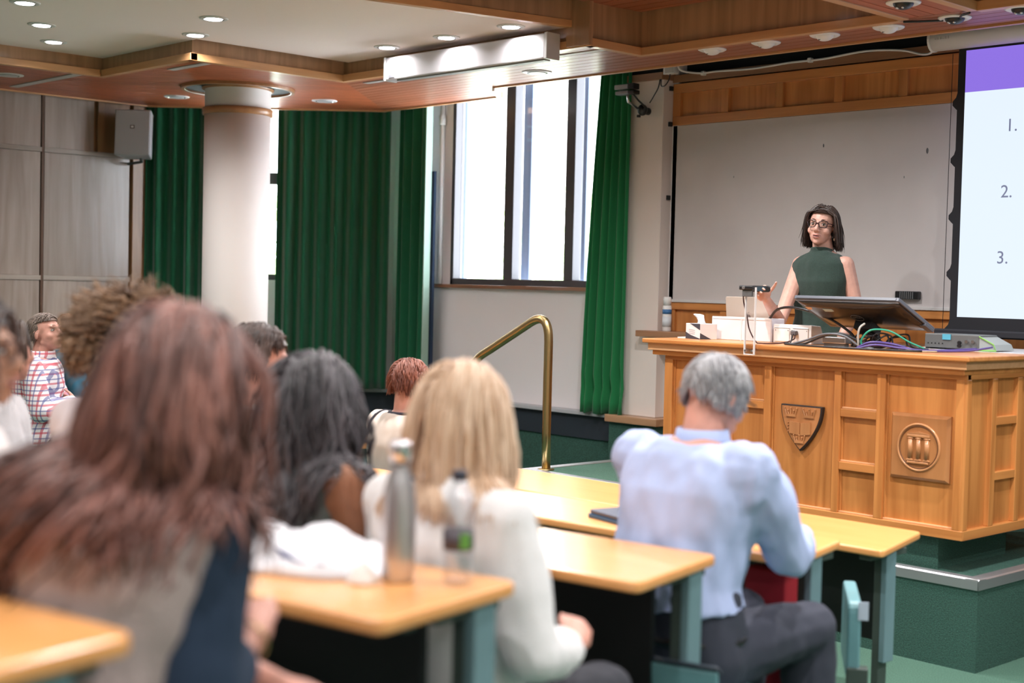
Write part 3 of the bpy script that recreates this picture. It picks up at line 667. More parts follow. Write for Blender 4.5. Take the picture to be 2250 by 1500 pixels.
# slab, apron and cornice
top = [(-5.15, 5.865), (-3.205, 5.865), (-3.205, 7.06), (-3.95, 7.06), (-3.95, 6.56), (-5.15, 6.56)]
def inset(k): return [(-5.15+k, 5.865+k), (-3.205-k, 5.865+k), (-3.205-k, 7.06-k), (-3.95+k*.5, 7.06-k), (-3.95+k*.5, 6.56-k), (-5.15+k, 6.56-k)]
MB().prism(top, 1.40, 1.425).build('desk_top', OAKX, dk, bevel=.006)
MB().prism(inset(.024), 1.362, 1.40).build('apron', PALEOAK, dk, bevel=.003)
MB().prism(inset(.042), 1.337, 1.362).build('cornice', OAKX, dk, bevel=.004)
MB().box((-3.9, 6.45, 1.4251), (-3.22, 7.04, 1.4265)).build('laminate_inlay', mat('white_laminate', (.62, .63, .66), .25), dk)
# ---- carved crest
def crest():
    cxs, zt, hw, h = -4.145, 1.131, .123, .23
    prof = [(-hw, 0), (hw, 0)]
    R_ = []
    for k in range(1, 13):
        t = k/12; R_.append((hw*(1-t**1.9), -h*(t**.92)))
    shape = [(-hw, 0), (hw, 0)] + R_[:-1] + [(0, -h)] + [(-x, z) for x, z in R_[:-1]][::-1]
    def plate(scale, y0, y1, off=.0):
        ctr = -h*.42; pl = [(x*scale, (z-ctr)*scale+ctr) for x, z in shape]; m = MB(); n = len(pl)
        vs = [V((cxs+x, y0, zt+z)) for x, z in pl] + [V((cxs+x, y1, zt+z)) for x, z in pl]
        return m.add(vs, [tuple(range(n)), tuple(range(n, 2*n))[::-1]] + [(i, n+i, n+(i+1) % n, (i+1) % n) for i in range(n)])
    y = YF+.03-.006
    s = plate(1.0, y-.026, y).build('crest', mat('crest_black', (.02, .018, .02), .4), dk, bevel=.003)
    CARV = wood('carved_oak', (.34, .135, .045), (.46, .20, .075), 'z', .4)
    plate(.93, y-.029, y-.02).build('crest_field', CARV, s)
    yf = y-.029; CARVL = wood('carved_oak_relief', (.36, .15, .055), (.50, .23, .09), 'z', .35)
    def crown(x, z, w_):
        m = MB(); hh = w_*.62
        m.box((x-w_*.40, yf-.007, z), (x+w_*.40, yf+.001, z+hh*.28))
        for k in range(5):
            a = -1+k*.5; m.tube([(x+a*w_*.36, yf-.003, z+hh*.25), (x+a*w_*.5, yf-.004, z+hh*(.86 if k % 2 == 0 else .6))], [.004, .0025], 6); m.ell((x+a*w_*.5, yf-.004, z+hh*(.95 if k % 2 == 0 else .68)), (.004, .004, .005), nu=8, nv=6)
        m.build('crest_crown', CARVL, s)
    crown(cxs-.058, zt-.060, .072); crown(cxs+.052, zt-.060, .072); crown(cxs-.003, zt-.190, .066)
    for sg in (-1, 1):
        m = MB(); x0 = cxs+sg*.003; x1 = cxs+sg*.062
        m.add([V((x0, yf-.003, zt-.150)), V((x1, yf-.008, zt-.142)), V((x1, yf-.008, zt-.082)), V((x0, yf-.003, zt-.088)), V((x0, yf+.001, zt-.150)), V((x1, yf+.001, zt-.142)), V((x1, yf+.001, zt-.082)), V((x0, yf+.001, zt-.088))], [(0, 1, 2, 3), (4, 7, 6, 5), (0, 4, 5, 1), (1, 5, 6, 2), (2, 6, 7, 3), (3, 7, 4, 0)])
        bo = m.build('crest_book', CARVL, s)
    for k in range(4): MB().ell((cxs-.072, yf-.002, zt-.09-.015*k), (.004, .004, .004), nu=8, nv=6).build('crest_seal', CARVL, s)
crest()
# ---- square plaque with a ring and three columns
def plaque():
    xc, zc, hw = -3.484, .986, .154; y = YF+.03-.006
    PL = wood('plaque_oak', (.38, .15, .05), (.50, .22, .08), 'z', .34); PLL = wood('plaque_relief', (.42, .18, .07), (.55, .26, .11), 'z', .3)
    p = MB()
    p.rings([[V((xc+a*k, yy, zc+b*k)) for a, b in ((-1, -1), (1, -1), (1, 1), (-1, 1))] for k, yy in ((hw, y), (hw, y-.012), (hw-.014, y-.026))])
    p = p.build('plaque', PL, dk); yf = y-.026
    for r, rr, nm in ((.108, .006, 'plaque_ring'), (.099, .003, 'plaque_groove')):
        MB().tube([(xc+r*math.cos(2*math.pi*k/48), yf-.001, zc+r*math.sin(2*math.pi*k/48)) for k in range(48)], rr, 8, close=True).build(nm, PLL if nm == 'plaque_ring' else mat('groove_brown', (.18, .07, .025), .5), p, True)
    def bx(n, x0, x1, z0, z1, d): return box(n, (xc+x0, yf-d, zc+z0), (xc+x1, yf+.001, zc+z1), PLL, p, .0035)
    bx('plaque_lintel', -.058, .058, .046, .060, .010); bx('plaque_step', -.056, .056, -.078, -.066, .010)
    m = MB(); vs = [(-.058, .061), (.058, .061), (.046, .066), (0, .073), (-.046, .066)]
    m.add([V((xc+a, yf-.008, zc+b)) for a, b in vs]+[V((xc+a, yf, zc+b)) for a, b in vs], [(0, 1, 2, 3, 4)] + [(i, 5+i, 5+(i+1) % 5, (i+1) % 5) for i in range(5)]); m.build('plaque_pediment', PLL, p)
    for x in (-.043, 0, .043):
        c = MB(); c.tube([(xc+x, yf, zc-.052), (xc+x, yf, zc+.036)], .0125, 10); c.build('plaque_column', PLL, p, True)
        MB().ell((xc+x, yf-.002, zc+.041), (.018, .009, .006), nu=12, nv=8).build('plaque_capital', PLL, p, True)
        m = MB(); m.add([V((xc+x-.018, yf-.010, zc-.062)), V((xc+x+.018, yf-.010, zc-.062)), V((xc+x, yf-.006, zc-.046)), V((xc+x-.018, yf, zc-.062)), V((xc+x+.018, yf, zc-.062)), V((xc+x, yf, zc-.044))], [(0, 1, 2), (3, 5, 4), (0, 3, 4, 1), (1, 4, 5, 2), (2, 5, 3, 0)]); m.build('plaque_base', PLL, p)
plaque()

# ================================================================== PROJECTION SCREEN
sc = empty('projection_screen', (-3.2, 7.3, 1.49), 'lit projection screen with purple band and black border at right', 'projection screen')
YS = 7.30; SX1 = -1.75
def screen_mat(name, c, s): return mat(name, (.02, .02, .02), .9, emis=c, estr=s)
box('image', (-4.072, YS-.002, 1.578), (SX1, YS, 2.828), screen_mat('projected_white', (.70, .79, .90), .84), sc)
box('image_band', (-4.072, YS-.002, 2.828), (SX1, YS, 3.06), screen_mat('projected_purple', (.27, .165, .76), .75), sc)
n = 5; outl = []
zt, zb = 3.09, 1.50
for k in range(n):
    z0 = zt-(zt-zb)*k/n; z1 = zt-(zt-zb)*(k+1)/n; dz = (z0-z1)
    outl += [(-4.118, z0-.12*dz), (-4.118, z0-.82*dz), (-4.126, z0-.90*dz), (-4.146, z0-.965*dz), (-4.146, z1-.035*dz if k < n-1 else z1), (-4.126, z1-.10*dz) if k < n-1 else (-4.146, z1)]
outl = [(-4.118, zt)] + outl[:-1]
poly = outl + [(SX1, zb), (SX1, 1.578), (-4.072, 1.578), (-4.072, 3.06), (SX1, 3.06), (SX1, zt)]
bd = bpy.data.meshes.new('border'); nn = len(poly)
MBb = MB().add([V((x, YS-.001, z)) for x, z in poly]+[V((x, YS+.003, z)) for x, z in poly], [tuple(range(nn)), tuple(range(nn, 2*nn))[::-1]]+[(i, nn+i, nn+(i+1) % nn, (i+1) % nn) for i in range(nn)])
MBb.build('border', mat('screen_black_border', (.012, .013, .018), .8), sc)
MB().tube([(-4.155, YS+.001, 3.05), (-4.16, YS+.001, 1.50)], .0018, 5).build('tension_cord', BLACKPL, sc)
MB().rings([[V((x, YS+a*.02, 1.487+b*.022)) for a, b in ((-1, -.6), (-.6, -1), (.6, -1), (1, -.6), (1, .6), (.6, 1), (-.6, 1), (-1, .6))] for x in (-4.20, SX1)]).build('bottom_bar', mat('bar_black', (.02, .022, .03), .5), sc)
MB().tube([(-4.26, 7.28, 3.132), (-1.6, 7.28, 3.132)], .062, 24).build('roller_case', WHITEP, sc, True)
MB().tube([(-4.272, 7.28, 3.132), (-4.258, 7.28, 3.132)], .066, 24).build('case_end', WHITEP, sc)
MT = lambda x, z: Matrix.Translation((x, YS-.0035, z)) @ Matrix.Rotation(math.radians(90), 4, 'X')
DIG = screen_mat('projected_grey_text', (.20, .22, .34), .7)
for s_, x, z in (('1.', -3.822, 2.597), ('2.', -3.838, 2.238), ('3.', -3.848, 1.878)): text_mesh('numeral', s_, .098, DIG, MT(x, z), sc, .0005)
for k in range(6): box('embossed_mark', (-4.225+.016*k, 7.2175, 3.124), (-4.216+.016*k, 7.2195, 3.138), mat('case_mark_grey', (.5, .49, .48), .5), sc, .001)
# cable along the frieze, junction box, clips
ca = empty('white_cable', (-6.2, 7.45, 3.15), 'white cable drooping from the junction box to the screen case', 'cable')
loop = [(-6.24, 7.44, 3.20), (-6.20, 7.42, 3.235), (-6.225, 7.42, 3.25), (-6.255, 7.42, 3.215), (-6.235, 7.43, 3.165), (-6.17, 7.55, 3.155), (-6.05, 7.575, 3.16), (-5.75, 7.575, 3.15), (-5.45, 7.57, 3.16), (-5.2, 7.565, 3.158), (-4.9, 7.565, 3.175), (-4.65, 7.56, 3.155), (-4.5, 7.55, 3.115), (-4.38, 7.45, 3.10), (-4.27, 7.30, 3.115)]
MB().tube(smooth_path(loop, 6), .007, 8).build('flex', WHITEP, ca, True)
for x, z in ((-6.16, 3.155), (-5.3, 3.16)): box('cable_clip', (x-.014, 7.555, z-.014), (x+.014, 7.585, z+.014), WHITEP, ca, .003)
jb = empty('junction_box', (-6.34, 7.46, 3.15), 'white junction box at the top of the pillar', 'junction box')
box('body', (-6.375, 7.42, 3.15), (-6.295, 7.47, 3.235), WHITEP, jb, .005); box('conduit', (-6.405, 7.44, 3.155), (-6.392, 7.46, 3.25), WHITEP, jb); box('lid', (-6.37, 7.415, 3.156), (-6.30, 7.421, 3.229), mat('lid_grey', (.55, .54, .53), .5), jb, .003)
# surveillance camera on the pillar
cam = empty('security_camera', (-6.58, 7.494, 2.93), 'small silver and black camera bracketed high on the pillar', 'camera')
box('housing', (-6.70, 7.27, 3.055), (-6.575, 7.33, 3.088), mat('silver_plastic', (.32, .32, .33), .35, .4), cam, .006)
box('housing', (-6.69, 7.27, 3.018), (-6.57, 7.33, 3.045), mat('silver_plastic_b', (.22, .22, .23), .35, .4), cam, .006)
box('rear_cap', (-6.578, 7.268, 3.05), (-6.52, 7.332, 3.09), BLACKPL, cam, .006); box('rear_cap', (-6.574, 7.268, 3.016), (-6.515, 7.332, 3.044), BLACKPL, cam, .006)
MB().tube([(-6.60, 7.30, 3.018), (-6.60, 7.31, 2.97), (-6.595, 7.40, 2.935)], .009, 8).build('stalk', STEEL, cam, True)
MB().ell((-6.575, 7.43, 2.925), (.035, .035, .04)).build('swivel', BLACKPL, cam, True)
MB().tube([(-6.575, 7.43, 2.925), (-6.575, 7.494, 2.92)], .025, 12).build('mount', BLACKPL, cam)
MB().tube([(-6.60, 7.42, 2.892), (-6.60, 7.42, 2.875)], .014, 10).build('knob', BLACKPL, cam)
MB().tube(smooth_path([(-6.55, 7.30, 3.02), (-6.53, 7.33, 2.98), (-6.53, 7.40, 2.94), (-6.56, 7.42, 2.91)]), .006, 6).build('lead', BLACKPL, cam, True)
MB().tube(smooth_path([(-6.46, 7.48, 3.17), (-6.47, 7.47, 3.08), (-6.50, 7.46, 3.02), (-6.52, 7.44, 2.97)]), .004, 6).build('lead', BLACKPL, cam, True)
MB().tube(smooth_path([(-6.455, 7.48, 3.16), (-6.43, 7.45, 3.085), (-6.38, 7.43, 3.075), (-6.345, 7.43, 3.11), (-6.335, 7.43, 3.15)]), .004, 6).build('lead', BLACKPL, cam, True)
for z, l in ((3.075, 'upper'), (2.83, 'middle'), (2.325, 'lower')):
    tag(box('cable_clip', (-6.447, 7.55, z-.016), (-6.425, 7.58, z+.016), BLACKPL, bevel=.003), 'small black clip on the pillar side, the %s of three' % l, 'clip', 'black clips down the pillar')
# eraser and spray can
er = empty('board_eraser', (-4.556, 7.57, 1.668), 'black ribbed board eraser stuck on the whiteboard', 'eraser')
box('grip', (-4.635, 7.565, 1.668), (-4.477, 7.60, 1.716), BLACKPL, er, .005)
for k in range(7): box('rib', (-4.60+.014*k, 7.560, 1.671), (-4.593+.014*k, 7.566, 1.713), GREYPL, er)
can = empty('spray_can', (-6.345, 7.48, 1.405), 'white spray can with blue band on the shelf by the pillar', 'can')
Mc_ = Matrix.Translation((-6.345, 7.48, 1.405))
MB().lathe([(.028, 0), (.031, .004), (.031, .165), (.026, .178)], 24, Mc_).build('can_body', WHITEP, can, True)
MB().lathe([(.027, .176), (.0275, .228), (.024, .235), (.006, .236)], 24, Mc_).build('cap', WHITEP, can, True)
MB().lathe([(.0316, .118), (.0316, .150)], 24, Mc_).build('label_band', mat('label_blue', (.05, .16, .36), .5), can, True)
MB().lathe([(.0314, .03), (.0314, .10)], 24, Mc_).build('label_text_block', mat('label_pale', (.62, .66, .70), .5), can, True)
# ================================================================== THINGS ON THE DESK
DT = 1.4252
# tissue box, corner towards the hall
tb = empty('tissue_box', (-4.95, 6.17, DT), 'black and white tissue box with a tissue pulled up', 'tissue box')
Mt = Matrix.Translation((-4.965, 6.148, DT)) @ Matrix.Rotation(math.radians(-14), 4, 'Z')
MB().box((-.065, -.058, 0), (.065, .058, .085), Mt).build('carton', WHITEC, tb, bevel=.002)
CH = mat('charcoal_print', (.045, .045, .06), .5)
def tri(pts, nm, m, Mx, par): 
    b = MB(); b.add([Mx @ V(p) for p in pts], [tuple(range(len(pts)))]); return b.build(nm, m, par)
tri([(-.065, -.0586, .0), (.065, -.0586, .0), (.065, -.0586, .004), (-.02, -.0586, .022), (-.065, -.0586, .038)], 'print', CH, Mt, tb)
tri([(-.03, -.0586, .085), (.065, -.0586, .05), (.065, -.0586, .085)], 'print', CH, Mt, tb)
tri([(.0656, -.058, 0), (.0656, .02, 0), (.0656, -.058, .035)], 'print', CH, Mt, tb)
for k in range(3): tri([(-.035, -.0588, .050-.010*k), (.02, -.0588, .046-.010*k), (.02, -.0588, .049-.010*k), (-.035, -.0588, .053-.010*k)], 'print_line', mat('print_grey', (.4, .4, .43), .6), Mt, tb)
MB().rings([[Mt @ V((x*s+ox, y*s, z)) for x, y in ((-.03, -.01), (0, -.016), (.03, -.008), (.035, .008), (0, .014), (-.03, .01))] for s, ox, z in ((.9, 0, .085), (.7, -.004, .10), (.8, -.014, .118), (1.1, -.03, .131), (.7, -.045, .137))]).build('tissue', WHITEC, tb, True)
# big white carton
wbx = empty('white_carton', (-4.77, 6.27, DT), 'large plain white carton lying in front of the laptop', 'box')
Mw = Matrix.Translation((-4.75, 6.285, DT)) @ Matrix.Rotation(math.radians(0), 4, 'Z')
MB().box((-.205, -.06, 0), (.195, .06, .125), Mw).build('carton', WHITEC, wbx, bevel=.003)
MB().box((-.005, -.0625, 0), (.003, -.06, .125), Mw).build('fold', mat('carton_fold', (.66, .63, .64), .7), wbx)
MB().box((.195, -.055, 0), (.198, .055, .12), Mw).build('end_flap', mat('carton_end', (.68, .66, .72), .7), wbx)
MB().box((-.20, -.062, .115), (.19, -.058, .127), Mw).build('lid_edge', WHITEC, wbx)
tag(MB().box((-5.11, 6.12, DT), (-4.99, 6.30, DT+.006)).build('paper_sheets', WHITEC), 'few loose white sheets at the left end of the desk', 'paper')
# laptop
lt = empty('laptop', (-4.84, 6.44, DT), 'open beige-gold laptop with its lid turned to the hall', 'laptop')
GOLD = mat('gold_aluminium', (.62, .50, .42), .35, .35)
MB().prism(round_poly([(-5.00, 6.41), (-4.70, 6.41), (-4.70, 6.60), (-5.00, 6.60)], .015), DT, DT+.012).build('base', GOLD, lt, bevel=.003)
Ml = Matrix.Translation((-4.846, 6.425, DT+.012)) @ Matrix.Rotation(math.radians(97), 4, 'X')
MB().prism(round_poly([(-.152, 0), (.152, 0), (.152, .226), (-.152, .226)], .015), -.004, .004, Ml).build('lid', GOLD, lt, bevel=.002)
LG = mat('lid_logo', (.42, .36, .34), .2, .8)
def logo_fruit():
    b = MB(); P_ = []
    for k in range(40):
        a = 2*math.pi*k/40; r = .021*(1-.10*math.cos(2*a)+.06*math.cos(a*2+3.1)); x = r*math.cos(a); z = r*1.08*math.sin(a)
        if math.sin(a) > .85: z -= .004*(math.sin(a)-.85)/.15
        if math.sin(a) < -.88: z += .003
        d = math.hypot(x-.024, z-.003)
        if d < .011: x = .024-.011*math.sqrt(max(0, 1-((z-.003)/.011)**2))
        P_.append((x, z))
    b.prism(P_, .0042, .0050, Ml @ Matrix.Translation((0, .108, 0)) @ Matrix.Scale(-1, 4, (1, 0, 0)))
    b.build('lid_emblem', LG, lt)
    lf = [(0, .027), (.004, .034), (.010, .038), (.008, .030)]
    MB().prism(lf, .0042, .0050, Ml @ Matrix.Translation((0, .108, 0))).build('lid_emblem_leaf', LG, lt)
logo_fruit()
# clear acrylic stand clamped on the desk edge, webcam on top
ac = empty('acrylic_stand', (-4.415, 5.86, 1.37), 'tall clear acrylic stand bolted to the desk front edge', 'stand')
ACR = glass_mat('clear_acrylic', (.97, .97, .97), .10, .05); ACE = mat('acrylic_edge', (.80, .78, .78), .2)
MB().box((-4.445, 5.852, 1.375), (-4.385, 5.860, 1.715)).build('sheet', ACR, ac)
for x in (-4.447, -4.387): MB().box((x, 5.850, 1.375), (x+.004, 5.862, 1.715)).build('sheet_edge', ACE, ac)
MB().box((-4.447, 5.850, 1.371), (-4.383, 5.862, 1.376)).build('sheet_edge', ACE, ac)
for x in (-4.436, -4.396): MB().tube([(x, 5.846, 1.392), (x, 5.864, 1.392)], .006, 12).build('bolt', STEEL, ac)
wc = empty('webcam', (-4.425, 5.85, 1.70), 'small black webcam clipped to the acrylic stand', 'webcam')
Mwc = Matrix.Translation((-4.425, 5.845, 1.712)) @ Matrix.Rotation(math.radians(20), 4, 'Z')
MB().box((-.045, -.014, -.012), (.03, .016, .012), Mwc).build('body', BLACKPL, wc, bevel=.006)
MB().tube([Mwc @ V((-.02, -.014, 0)), Mwc @ V((-.02, -.019, 0))], .008, 12).build('lens', STEEL, wc)
MB().box((-.03, -.004, -.045), (.02, .022, -.012), Mwc).build('clip', GREYPL, wc, bevel=.003)
tag(MB().tube(smooth_path([(-4.46, 5.85, 1.70), (-4.47, 5.87, 1.64), (-4.455, 5.88, 1.57), (-4.452, 5.90, 1.50), (-4.41, 5.90, 1.44), (-4.40, 5.93, 1.43), (-4.36, 6.05, 1.431), (-4.36, 6.16, 1.45), (-4.375, 6.186, 1.478)], 6), .0035, 6).build('webcam_lead', mat('dark_red_lead', (.05, .015, .02), .5)), 'thin dark lead from the webcam to the socket box', 'cable')
# clicker in the presenter's hand is built with her; socket box
sb = empty('socket_box', (-4.39, 6.25, DT), 'white double socket box with sloping ends', 'socket box')
MB().prism([(0, 0), (.13, 0), (.085, .095), (0, .10)], -.12, .12, Matrix.Translation((-4.40, 6.20, DT)) @ Matrix(((0, 0, 1, 0), (1, 0, 0, 0), (0, 1, 0, 0), (0, 0, 0, 1)))).build('housing', WHITEP, sb, bevel=.004)
for x in (-4.462, -4.345):
    pl = MB().box((x-.048, 6.195, DT+.008), (x+.048, 6.201, DT+.084)).build('face_plate', WHITEP, sb, bevel=.003)
    MB().box((x-.048, 6.1945, DT+.078), (x+.048, 6.196, DT+.0805)).build('plate_line', GREYPL, pl)
    for dx in (-.04, .04): MB().tube([(x+dx, 6.1935, DT+.068), (x+dx, 6.196, DT+.068)], .0025, 8).build('screw', GREYPL, pl)
MB().box((-4.402, 6.194, DT+.02), (-4.396, 6.199, DT+.07)).build('gap', GREYPL, sb)
MB().box((-4.395, 6.175, DT+.045), (-4.36, 6.196, DT+.068)).build('plug', mat('plug_grey', (.12, .11, .12), .5), sb, bevel=.004)
# monitor leaning far back, seen from behind
mo = empty('monitor', (-3.95, 6.3, DT), 'black computer monitor tilted far back, rear side to the hall', 'monitor')
p0, p1 = V((-3.66, 6.012, 1.672)), V((-3.66, 6.345, 1.528)); ey = (p1-p0).normalized(); ex = V((1, 0, 0)); ez = ex.cross(ey)
Mm = Matrix(((ex.x, ey.x, ez.x, -3.96), (ex.y, ey.y, ez.y, 6.012), (ex.z, ey.z, ez.z, 1.670), (0, 0, 0, 1)))
DG = mat('monitor_black', (.018, .017, .018), .25); BZ = mat('monitor_bezel_grey', (.09, .10, .125), .35)
MB().box((-.30, 0, -.008), (.30, .365, .012), Mm).build('screen_frame', BZ, mo, bevel=.003)
b = MB(); rings = []
for k in range(9):
    y = .012+.345*k/8; bul = .030*math.sin(math.pi*min(1, .25+k/8*.75))
    rings.append([Mm @ V((x, y, -.008-bul*(1-(x/.32)**4))) for x in [(-.29+.58*i/16) for i in range(17)]] + [Mm @ V((x, y, -.006)) for x in (.29, -.29)])
b.rings(rings); b.build('back_shell', DG, mo, True)
MB().box((-.285, -.003, -.004), (.285, .001, .009), Mm).build('top_edge_strip', BZ, mo)
MB().box((-.295, .010, -.013), (.295, .016, -.007), Mm).build('back_seam', mat('seam_grey', (.22, .21, .22), .4), mo)
Mlg = Mm @ Matrix.Translation((-.005, .150, -.040)) @ Matrix.Rotation(math.pi, 4, 'X')
MB().tube([Mlg @ V((.033*math.cos(2*math.pi*k/32), .033*math.sin(2*math.pi*k/32), .0)) for k in range(32)], .0018, 6, close=True).build('logo_ring', mat('logo_grey', (.10, .10, .10), .3), mo)
text_mesh('logo_lettering', 'DELL', .020, mat('logo_letters', (.12, .12, .12), .3), Mlg @ Matrix.Translation((-.024, -.007, -.0015)), mo, .001)
for x, c, zz in ((-.235, (.62, .42, .27), -.0280), (-.13, (.40, .55, .58), -.0362)):
    MB().box((x-.028, .060, zz), (x+.028, .090, zz+.006), Mm).build('sticker', mat('sticker', c, .6), mo)
MB().box((.27, .27, -.018), (.303, .36, .0), Mm).build('hinge_detail', BZ, mo, bevel=.003)
MB().box((-.05, .20, -.075), (.05, .30, -.030), Mm).build('stand_mount', BLACKPL, mo, bevel=.005)
MB().tube([(-3.97, 6.26, DT+.115), (-3.97, 6.30, DT+.05), (-3.97, 6.34, DT+.012)], .022, 12).build('stand_neck', BLACKPL, mo)
MB().prism(round_poly([(-4.08, 6.24), (-3.86, 6.24), (-3.86, 6.44), (-4.08, 6.44)], .03), DT, DT+.014).build('stand_foot', GREYPL, mo, bevel=.004)
tag(MB().tube(smooth_path([(-4.58, 6.24, 1.545), (-4.50, 6.20, 1.60), (-4.40, 6.18, 1.615), (-4.28, 6.17, 1.60), (-4.15, 6.18, 1.56), (-4.05, 6.20, 1.50), (-4.0, 6.20, 1.45)]), .007, 8).build('black_cable', BLACKPL, None, True), 'thick black cable arching from the laptop to the monitor', 'cable')
# steel hub under the monitor
hb = empty('metal_hub', (-4.05, 6.08, DT), 'small silver hub standing under the monitor', 'hub')
box('hub_body', (-4.12, 6.06, DT+.018), (-3.98, 6.11, DT+.052), STEEL, hb, .005); box('hub_foot', (-4.11, 6.065, DT), (-3.99, 6.105, DT+.018), GREYPL, hb)
# tangle of cables
rg = random.Random(5)
def cable(lab, c, pts, r=.0045):
    tag(MB().tube(smooth_path(pts, 8), r, 8).build('desk_cable', mat('cable_'+lab.split()[0], c, .45), None, True), lab, 'cable', 'cables on the desk')
cable('black cable looped over the silver hub', (.012, .012, .014), [(-4.36, 6.08, 1.43), (-4.22, 6.04, 1.433), (-4.10, 6.03, 1.475), (-3.99, 6.02, 1.497), (-3.90, 6.03, 1.47), (-3.82, 6.04, 1.435)], .006)
cable('grey cable curving in front of the hub', (.10, .10, .11), [(-4.26, 5.99, 1.43), (-4.17, 6.00, 1.455), (-4.06, 6.0, 1.49), (-3.95, 6.0, 1.485), (-3.86, 6.0, 1.44), (-3.78, 6.0, 1.43)], .006)
cable('black lead trailing from the grey plug', (.014, .012, .014), [(-4.375, 6.175, 1.475), (-4.34, 6.11, 1.445), (-4.28, 6.03, 1.43), (-4.15, 5.97, 1.43), (-3.95, 5.96, 1.43), (-3.7, 5.97, 1.43), (-3.62, 6.1, 1.43)], .004)
cable('black lead along the desk front edge', (.012, .012, .014), [(-4.30, 6.0, 1.43), (-4.1, 5.95, 1.43), (-3.9, 5.935, 1.43), (-3.7, 5.94, 1.431), (-3.55, 6.05, 1.43)], .005)
cable('green cable looping up beneath the monitor', (.02, .32, .20), [(-3.84, 6.00, 1.43), (-3.845, 5.99, 1.47), (-3.80, 6.0, 1.52), (-3.72, 6.04, 1.518), (-3.64, 6.08, 1.47), (-3.58, 6.12, 1.44)], .0045)
cable('white upright cable beside the green loop', (.42, .40, .36), [(-3.865, 6.0, 1.43), (-3.868, 5.995, 1.49), (-3.862, 6.0, 1.53), (-3.855, 6.03, 1.55)], .005)
cable('purple cable bundled before the control box', (.08, .05, .22), [(-3.86, 5.97, 1.43), (-3.78, 5.97, 1.462), (-3.68, 6.0, 1.458), (-3.60, 6.08, 1.432), (-3.52, 6.22, 1.432), (-3.46, 6.40, 1.44)], .006)
cable('violet cable lying beside the purple one', (.10, .07, .26), [(-3.84, 5.94, 1.43), (-3.74, 5.95, 1.452), (-3.62, 6.0, 1.440), (-3.53, 6.12, 1.431), (-3.45, 6.3, 1.433), (-3.40, 6.44, 1.45)], .005)
cable('beige cable under the purple bundle', (.40, .33, .24), [(-3.72, 5.97, 1.43), (-3.66, 5.98, 1.445), (-3.58, 6.03, 1.43), (-3.5, 6.1, 1.43)], .004)
for k in range(10):
    x = -3.98+.022*k+rg.uniform(-.01, .01); y = 6.10+rg.uniform(0, .12)
    cable('black cable in the tangle under the monitor', (.010, .010, .012), [(x-.05, y, 1.431), (x, y-.03, 1.45+rg.uniform(0, .05)), (x+.05, y+.02, 1.47+rg.uniform(-.02, .03)), (x+.10, y-.02, 1.445), (x+.16, y+.03, 1.431)], .0045)
# control box with green-edged sloping end
cb = empty('control_box', (-3.62, 6.55, DT), 'grey electronic control box with green-edged end', 'control box')
BXG = mat('box_grey', (.11, .115, .115), .5)
MB().box((-3.80, 6.50, DT+.008), (-3.50, 6.68, DT+.078)).build('case', BXG, cb, bevel=.004)
MB().box((-3.70, 6.495, DT+.05), (-3.655, 6.502, DT+.078)).build('blue_label', mat('label_cyan', (.09, .38, .52), .5), cb)
for x in (-3.79, -3.52): MB().box((x-.01, 6.51, DT), (x+.015, 6.67, DT+.008)).build('rubber_foot', BLACKPL, cb)
for x, z in ((-3.605, .038), (-3.565, .045), (-3.53, .045), (-3.605, .022)): MB().tube([(x, 6.50, DT+z), (x, 6.488, DT+z)], .009, 10).build('connector', STEEL if z > .04 else BLACKPL, cb)
for k in range(5): MB().tube([(-3.78+.02*k, 6.50, DT+.03), (-3.78+.02*k, 6.497, DT+.03)], .003, 6).build('vent_hole', BLACKPL, cb)
m = MB(); m.add([V((-3.50, 6.50, DT+.006)), V((-3.50, 6.68, DT+.006)), V((-3.41, 6.68, DT+.006)), V((-3.41, 6.50, DT+.006)), V((-3.50, 6.50, DT+.07)), V((-3.50, 6.68, DT+.07)), V((-3.425, 6.68, DT+.035)), V((-3.425, 6.50, DT+.035))], [(0, 3, 2, 1), (4, 5, 6, 7), (0, 1, 5, 4), (1, 2, 6, 5), (2, 3, 7, 6), (3, 0, 4, 7)])
m.build('end_piece', mat('end_grey', (.30, .33, .33), .5), cb)
MB().tube([(-3.50, 6.497, DT+.072), (-3.424, 6.497, DT+.037), (-3.409, 6.497, DT+.006), (-3.50, 6.497, DT+.004)], .0035, 6).build('green_edge', mat('lime_edge', (.22, .48, .10), .5), cb)
